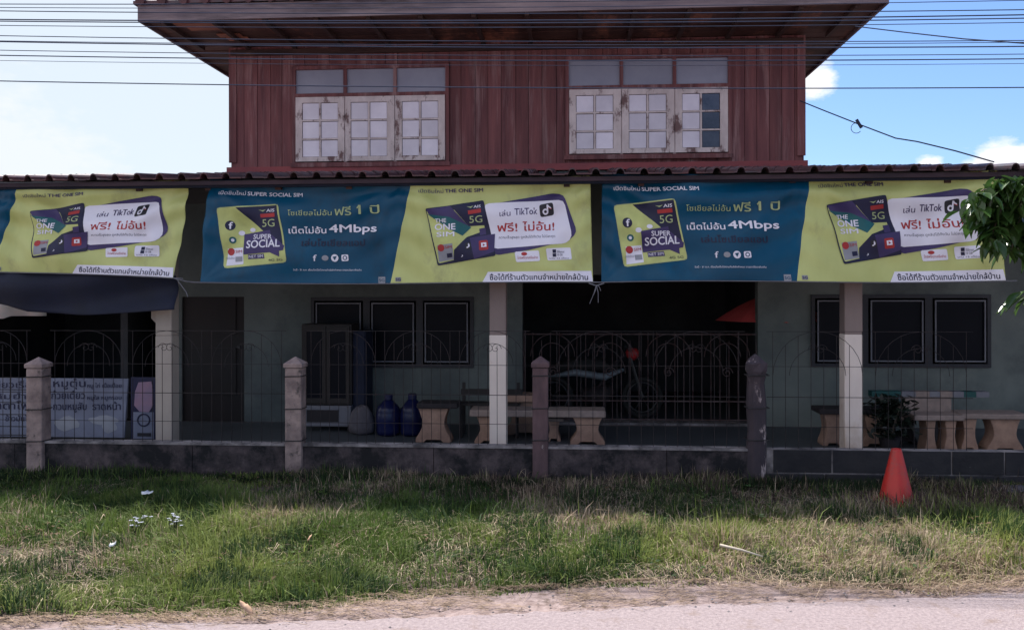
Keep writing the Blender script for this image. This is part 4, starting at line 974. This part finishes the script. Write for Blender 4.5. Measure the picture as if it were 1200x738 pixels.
# the branch that reaches into the picture
br = [Vector((TX-.03, TY, 2.0)), Vector((5.4, 6.65, 2.55)), Vector((4.7, 6.6, 2.78)), P(1215, 214, BY), P(1180, 218, BY), P(1158, 226, BY)]
MB().tube(br, [.05, .04, .03, .02, .012, .006], 6).build('branch', M['bark'], tree, smooth=True)
tw = [(P(1200, 216, BY), P(1196, 245, BY-.1)), (P(1180, 218, BY), P(1176, 262, BY+.1)), (P(1165, 222, BY), P(1140, 232, BY)), (P(1215, 214, BY), P(1212, 275, BY)), (P(1176, 240, BY), P(1160, 285, BY-.05)), (P(1240, 220, BY), P(1235, 300, BY)), (P(1212, 260, BY), P(1193, 292, BY+.08)), (Vector(br[2]), P(1225, 335, BY-.1)), (P(1225, 335, BY-.1), P(1198, 350, BY-.1)), (P(1165, 222, BY), P(1150, 255, BY+.05)), (P(1165, 224, BY), P(1134, 250, BY+.03)), (P(1170, 222, BY), P(1160, 290, BY)), (P(1185, 218, BY), P(1172, 212, BY)), (P(1190, 216, BY), P(1188, 212, BY-.05)), (P(1200, 240, BY), P(1185, 296, BY))]
for a, b in tw: MB().tube([a, (a+b)/2+Vector((0, 0, .02)), b], [.008, .006, .003], 5).build('twig', M['bark'], tree)
def leafmesh(L, Wd, seed):
    r = random.Random(seed); m = MB(); n = 6
    for i in range(n+1):
        u = i/n; w = Wd*math.sin(math.pi*u**.8)*(1-.25*u); dr = -.25*L*u*u
        m.v += [(-w, u*L, dr+.012*w/Wd), (0, u*L, dr-.006), (w, u*L, dr+.012*w/Wd)]
    for i in range(n): m.f += [(3*i, 3*i+1, 3*i+4, 3*i+3), (3*i+1, 3*i+2, 3*i+5, 3*i+4)]
    return m.mesh('leaf', M['leaf'], smooth=True)
LM = [leafmesh(.15, .040, 1), leafmesh(.18, .046, 2), leafmesh(.12, .036, 3)]
rt = random.Random(12); o0 = origin(tree); nl = 0
for ti, (a, b) in enumerate(tw):
    cnt = 30 if ti not in (7, 8) else 9
    for i in range(cnt):
        u = rt.uniform(.15, 1.02); p = a+(b-a)*u+Vector((rt.gauss(0, .025), rt.gauss(0, .05), rt.gauss(0, .02)))
        o = link('leaf', rt.choice(LM), tree, p-o0)
        dirv = Vector((rt.gauss(0, .55), rt.gauss(0, .6), -1.0+rt.random()*.9)).normalized()
        if ti == 8: dirv = Vector((-.9+rt.gauss(0, .15), rt.gauss(0, .2), -.35+rt.gauss(0, .25))).normalized()
        o.rotation_euler = dirv.to_track_quat('Y', 'Z').to_euler(); s = rt.uniform(.75, 1.15); o.scale = (s, s, s); nl += 1
# crown outside the picture
m = MB(); bm_ = MB()
for i in range(46):
    a = rt.uniform(0, 6.28); rr_ = rt.uniform(.3, 1.35); c = Vector((TX+.35+rr_*math.cos(a), TY+rr_*math.sin(a)*1.1, rt.uniform(2.4, 4.6)))
    bm_.tube([(TX+.05, TY, min(3.6, c.z-.5)), c], [.03, .008], 5)
    for j in range(46):
        p = c+Vector((rt.gauss(0, .22), rt.gauss(0, .22), rt.gauss(0, .18)))
        if p.x < 4.75: continue
        d_ = Vector((rt.gauss(0, .6), rt.gauss(0, .6), -.7)).normalized(); sd = d_.cross(Vector((rt.uniform(-1, 1), rt.uniform(-1, 1), .3))).normalized(); L = rt.uniform(.12, .2)
        m.add([p, p+d_*L*.5+sd*L*.18, p+d_*L, p+d_*L*.5-sd*L*.18], [(0, 1, 2, 3)])
cr = m.build('crown', M['leaf'], tree); cr['kind'] = 'stuff'
bm_.build('limb', M['bark'], tree)
# ---------------------------------------------------------------- grass
def blades(name, n, xr, yr, hfun, colfun, wid=.004, lean=.6, seed=1, flat=0):
    g = np.random.default_rng(seed)
    x = g.uniform(*xr, n); y = g.uniform(*yr, n)
    keep = (y > road_edge(x)+shoulder(x)-.05+.16*(vnoise(x, y, 4, 21)-.5)) & (y < 8.19)
    h = hfun(x, y, g)
    keep &= h > .012
    x, y, h = x[keep], y[keep], h[keep]; n = len(x)
    z = ground_z(x, y)+.002
    a = g.uniform(0, 2*np.pi, n); cl = vnoise(x, y, 2.3, 30)*8
    a = np.where(g.random(n) < .5, a, cl+g.normal(0, .6, n))
    ln = np.abs(g.normal(0, lean, n))+flat
    dx, dy = np.cos(a), np.sin(a); wx_, wy_ = -dy*wid*g.uniform(.6, 1.5, n), dx*wid*g.uniform(.6, 1.5, n)
    pts = np.zeros((n, 5, 3))
    for k, (u, w) in enumerate(((0, 1), (.55, .8))):
        off = ln*h*u**1.6; hz = h*u*(1-.25*np.minimum(ln, 1.6)*u)
        pts[:, 2*k, 0] = x+dx*off-wx_*w; pts[:, 2*k, 1] = y+dy*off-wy_*w; pts[:, 2*k, 2] = z+hz
        pts[:, 2*k+1, 0] = x+dx*off+wx_*w; pts[:, 2*k+1, 1] = y+dy*off+wy_*w; pts[:, 2*k+1, 2] = z+hz
    pts[:, 4, 0] = x+dx*ln*h; pts[:, 4, 1] = y+dy*ln*h; pts[:, 4, 2] = z+np.maximum(h*(1-.38*np.minimum(ln, 2.2)), .008)
    me = bpy.data.meshes.new(name); me.vertices.add(n*5); me.vertices.foreach_set('co', pts.reshape(-1))
    base = np.arange(n)[:, None]*5
    q = (base+np.array([[0, 1, 3, 2]])); t3 = (base+np.array([[2, 3, 4]]))
    loops = np.concatenate([q, t3], 1).reshape(-1)
    me.loops.add(len(loops)); me.loops.foreach_set('vertex_index', loops.astype(np.int32))
    me.polygons.add(2*n); st = np.arange(n)[:, None]*7+np.array([[0, 4]]); me.polygons.foreach_set('loop_start', st.reshape(-1).astype(np.int32))
    me.update(calc_edges=True)
    c = colfun(x, y, g); c = np.repeat(c, 5, axis=0); c = np.concatenate([c, np.ones((len(c), 1))], 1)
    at = me.color_attributes.new('tint', 'FLOAT_COLOR', 'POINT'); at.data.foreach_set('color', c.reshape(-1))
    me.materials.append(M['grass']); o = link(name, me); o['kind'] = 'stuff'; return o
def hgrass(x, y, g):
    c = vnoise(x, y, 1.6, 40); c2_ = vnoise(x, y, 5, 41)
    e = np.clip((y-road_edge(x)-shoulder(x)+.1)/.25, .35, 1)
    patchy = vnoise(x, y, 1.1, 47)
    cl3 = vnoise(x, y, 2.6, 43); h = (.03+.085*c*c+.05*c2_+.22*np.clip(cl3-.5, 0, 1)*vnoise(x, y, 7, 44))*e*g.uniform(.5, 1.35, len(x))
    return np.where((patchy > .72) & (g.random(len(x)) < .6), 0, h)
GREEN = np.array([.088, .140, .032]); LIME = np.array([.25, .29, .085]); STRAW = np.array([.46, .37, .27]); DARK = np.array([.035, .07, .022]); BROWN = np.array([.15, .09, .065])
def cgrass(x, y, g):
    n = len(x); u = np.clip((vnoise(x, y, 1.3, 50)-.36)*1.6+.10*x+.05+g.normal(0, .2, n), 0, 1)[:, None]
    c = GREEN*(1-u)+LIME*u
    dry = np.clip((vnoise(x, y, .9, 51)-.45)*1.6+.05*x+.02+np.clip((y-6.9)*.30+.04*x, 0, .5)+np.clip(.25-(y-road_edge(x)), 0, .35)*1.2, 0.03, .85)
    m_ = g.random(n) < dry; k = g.random(n)[:, None]
    c = np.where(m_[:, None], STRAW*(1-k*.6)+BROWN*k*.6, c)
    br = (g.random(n) < np.clip((y-6.95+.25*(vnoise(x, y, 1.7, 57)-.5))*1.6, 0, .62)*np.clip(.5+.22*(x+2.2), .25, 1)); c = np.where(br[:, None], np.array([.12, .085, .075])*(1-k*.5), c)  # browner towards the wall: partly drier growth, partly shade put into the colour
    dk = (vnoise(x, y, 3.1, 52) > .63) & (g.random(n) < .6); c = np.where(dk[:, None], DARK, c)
    return c*g.uniform(.75, 1.25, n)[:, None]
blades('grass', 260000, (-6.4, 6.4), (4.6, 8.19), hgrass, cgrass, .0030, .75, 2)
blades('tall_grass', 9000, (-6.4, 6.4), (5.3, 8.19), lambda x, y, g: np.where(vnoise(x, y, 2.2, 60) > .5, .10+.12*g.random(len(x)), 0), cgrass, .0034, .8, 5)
blades('straw', 30000, (-6.4, 6.4), (4.7, 8.19), lambda x, y, g: np.where((vnoise(x, y, 1.4, 70)+.06*x > .55) | (g.random(len(x)) < .12), .03+.10*g.random(len(x)), 0),
       lambda x, y, g: (STRAW*1.15*g.uniform(.6, 1.25, len(x))[:, None]), .0017, .8, 6, flat=1.5)
# weeds along the wall foot, colour darkened to deepen the shade there
blades('wall_weeds', 16000, (-6.4, 6.4), (7.75, 8.18), lambda x, y, g: .04+.14*vnoise(x, y, 1.9, 80)*g.random(len(x)), lambda x, y, g: (DARK*.4+.01*g.random((len(x), 3))), .004, .5, 8)
# broad-leaved weeds scattered through the sward
rw = random.Random(77); vs = []; fs = []; cs = []
for i in range(900):
    x = rw.uniform(-6, 6); y = rw.uniform(5.1, 8.1)
    if y < road_edge(x)+float(shoulder(x))+.05 or float(vnoise(x, y, 1.5, 91)) < .42: continue
    z = float(ground_z(x, y)); col = [(.05, .10, .03), (.09, .14, .035), (.03, .06, .02), (.16, .10, .06)][min(3, int(rw.random()*4.3))]; hh = rw.uniform(.03, .10)
    for k in range(rw.randint(4, 8)):
        a = rw.uniform(0, 6.28); L = rw.uniform(.018, .045); c = Vector((x+.02*math.cos(a), y+.02*math.sin(a), z+hh*rw.uniform(.5, 1))); d_ = Vector((math.cos(a), math.sin(a), rw.uniform(-.3, .5))); sd = Vector((-math.sin(a), math.cos(a), rw.uniform(-.3, .3)))
        b0 = len(vs); vs += [c, c+d_*L*.45+sd*L*.3, c+d_*L, c+d_*L*.45-sd*L*.3]; fs.append((b0, b0+1, b0+2, b0+3)); cs += [(*col, 1)]*4
me = bpy.data.meshes.new('broadleaf_weeds'); me.from_pydata([tuple(v) for v in vs], [], fs); at = me.color_attributes.new('tint', 'FLOAT_COLOR', 'POINT')
at.data.foreach_set('color', np.array(cs).reshape(-1)); me.materials.append(M['grass']); link('broadleaf_weeds', me)['kind'] = 'stuff'
# white weed flowers, litter, sticks
def flower_clump(px, py, lab, seed):
    r = random.Random(seed); p = PG(px, py); z0 = float(ground_z(p.x, p.y))
    t = thing('flowering_weed', lab, 'weed', (p.x, p.y, z0), 'white flowering weeds in the grass')
    for i in range(14):
        e_ = Vector((p.x+r.gauss(0, .03), p.y+r.gauss(0, .04), z0+r.uniform(.10, .17)))
        MB().tube([(p.x+r.gauss(0, .02), p.y, z0), e_], .002, 4).build('stem', M['leafy'], t)
        m = MB()
        for k in range(5):
            a = k*1.257+r.random(); m.add([e_, e_+Vector((.011*math.cos(a)-.005*math.sin(a), .011*math.sin(a)+.005*math.cos(a), .004)), e_+Vector((.015*math.cos(a), .015*math.sin(a), .002)), e_+Vector((.011*math.cos(a)+.005*math.sin(a), .011*math.sin(a)-.005*math.cos(a), .004))], [(0, 1, 2, 3)])
        m.build('flower', M['petal'], t)
flower_clump(160, 636, 'clump of small white flowers in the sunlit grass, left of its pair', 1)
flower_clump(203, 636, 'clump of small white flowers in the sunlit grass, right of its pair', 2)
def litter(px, py, w, h, mt, name, lab, cat, rz=0, z=.07):
    p = PG(px, py); z0 = float(ground_z(p.x, p.y))+z; m = MB(); n = 8; r = random.Random(px)
    for i in range(n+1):
        u = i/n-.5; k = math.sqrt(max(.03, 1-(2*u)**2))
        a = (u*w*math.cos(rz)); b = u*w*math.sin(rz)
        m.v += [(p.x+a, p.y-h*k*.5, z0+b+.01*r.random()), (p.x+a, p.y, z0+b+.012+.01*r.random()), (p.x+a, p.y+h*k*.5, z0+b+.02*r.random()+.01)]
    for i in range(n): m.f += [(3*i, 3*i+3, 3*i+4, 3*i+1), (3*i+1, 3*i+4, 3*i+5, 3*i+2)]
    o = tag(m.build(name, M[mt], smooth=True), lab, cat); o.modifiers.new('s', 'SOLIDIFY').thickness = .002; return o
litter(172, 603, .10, .06, 'plastic', 'plastic_scrap', 'small bright white plastic scrap at the sunlit grass edge, above the white flowers', 'litter', .1, .13)
litter(131, 663, .05, .03, 'plastic', 'plastic_scrap', 'tiny pale plastic scrap in the grass at the left, nearest the road', 'litter', .3, .11)
litter(362, 650, .045, .05, 'deadleaf', 'dry_leaf', 'upright tan dry leaf in the green grass', 'leaf', .9, .11)
litter(288, 724, .10, .035, 'deadleaf', 'dry_leaf', 'curled brown dry leaf lying on the road edge', 'leaf', -.7, .05)
litter(1185, 585, .3, .18, 'sack', 'cloth_scrap', 'crumpled pinkish rag in the shaded grass right of the cone', 'litter', .05, .05)
p = PG(868, 668); z0 = float(ground_z(p.x, p.y))
tag(MB().tube([(p.x-.13, p.y+.05, z0+.13), (p.x, p.y, z0+.115), (p.x+.13, p.y-.05, z0+.09)], [.010, .008, .004], 6).build('stick', M['stick'], smooth=True), 'pale bleached stick lying on the sunlit grass', 'stick')
rs = random.Random(40)
m = MB()
for i in range(7500):
    x = rs.uniform(-6, 6); y = road_edge(x)+rs.gauss(.0, .06)+rs.random()*float(shoulder(x)); y = y if vnoise(x, y, 5, 90) > .35 else road_edge(x)+float(shoulder(x)); a = rs.gauss(0, .7); L = rs.uniform(.015, .07); z = float(ground_z(x, y))+.02+rs.random()*.012; w = .0016
    dx, dy = math.cos(a)*L, math.sin(a)*L; bz = rs.random()*.014
    m.add([(x-dx, y-dy-w, z), (x, y-w, z+bz), (x+dx, y+dy-w, z), (x+dx, y+dy+w, z), (x, y+w, z+bz), (x-dx, y-dy+w, z)], [(0, 1, 4, 5), (1, 2, 3, 4)])
o = m.build('dry_straw_litter', M['strawm']); o['kind'] = 'stuff'
m = MB()
for i in range(150):      # pebbles and grit on the road shoulder
    px = rs.uniform(20, 1190); x = P(px, 0, 5).x; y = road_edge(x)+rs.gauss(-.02, .1); s = rs.uniform(.004, .011)
    vs = [(x+s*a, y+s*b, .022+s*c_*.7) for a, b, c_ in ((-1, 0, 0), (1, .2, 0), (0, 1, 0), (0, -1, .1), (0, 0, 1.0), (0, 0, -1))]
    m.add(vs, [(0, 3, 4), (3, 1, 4), (1, 2, 4), (2, 0, 4), (3, 0, 5), (1, 3, 5), (2, 1, 5), (0, 2, 5)])
o = m.build('gravel', M['mortar']); o['kind'] = 'stuff'
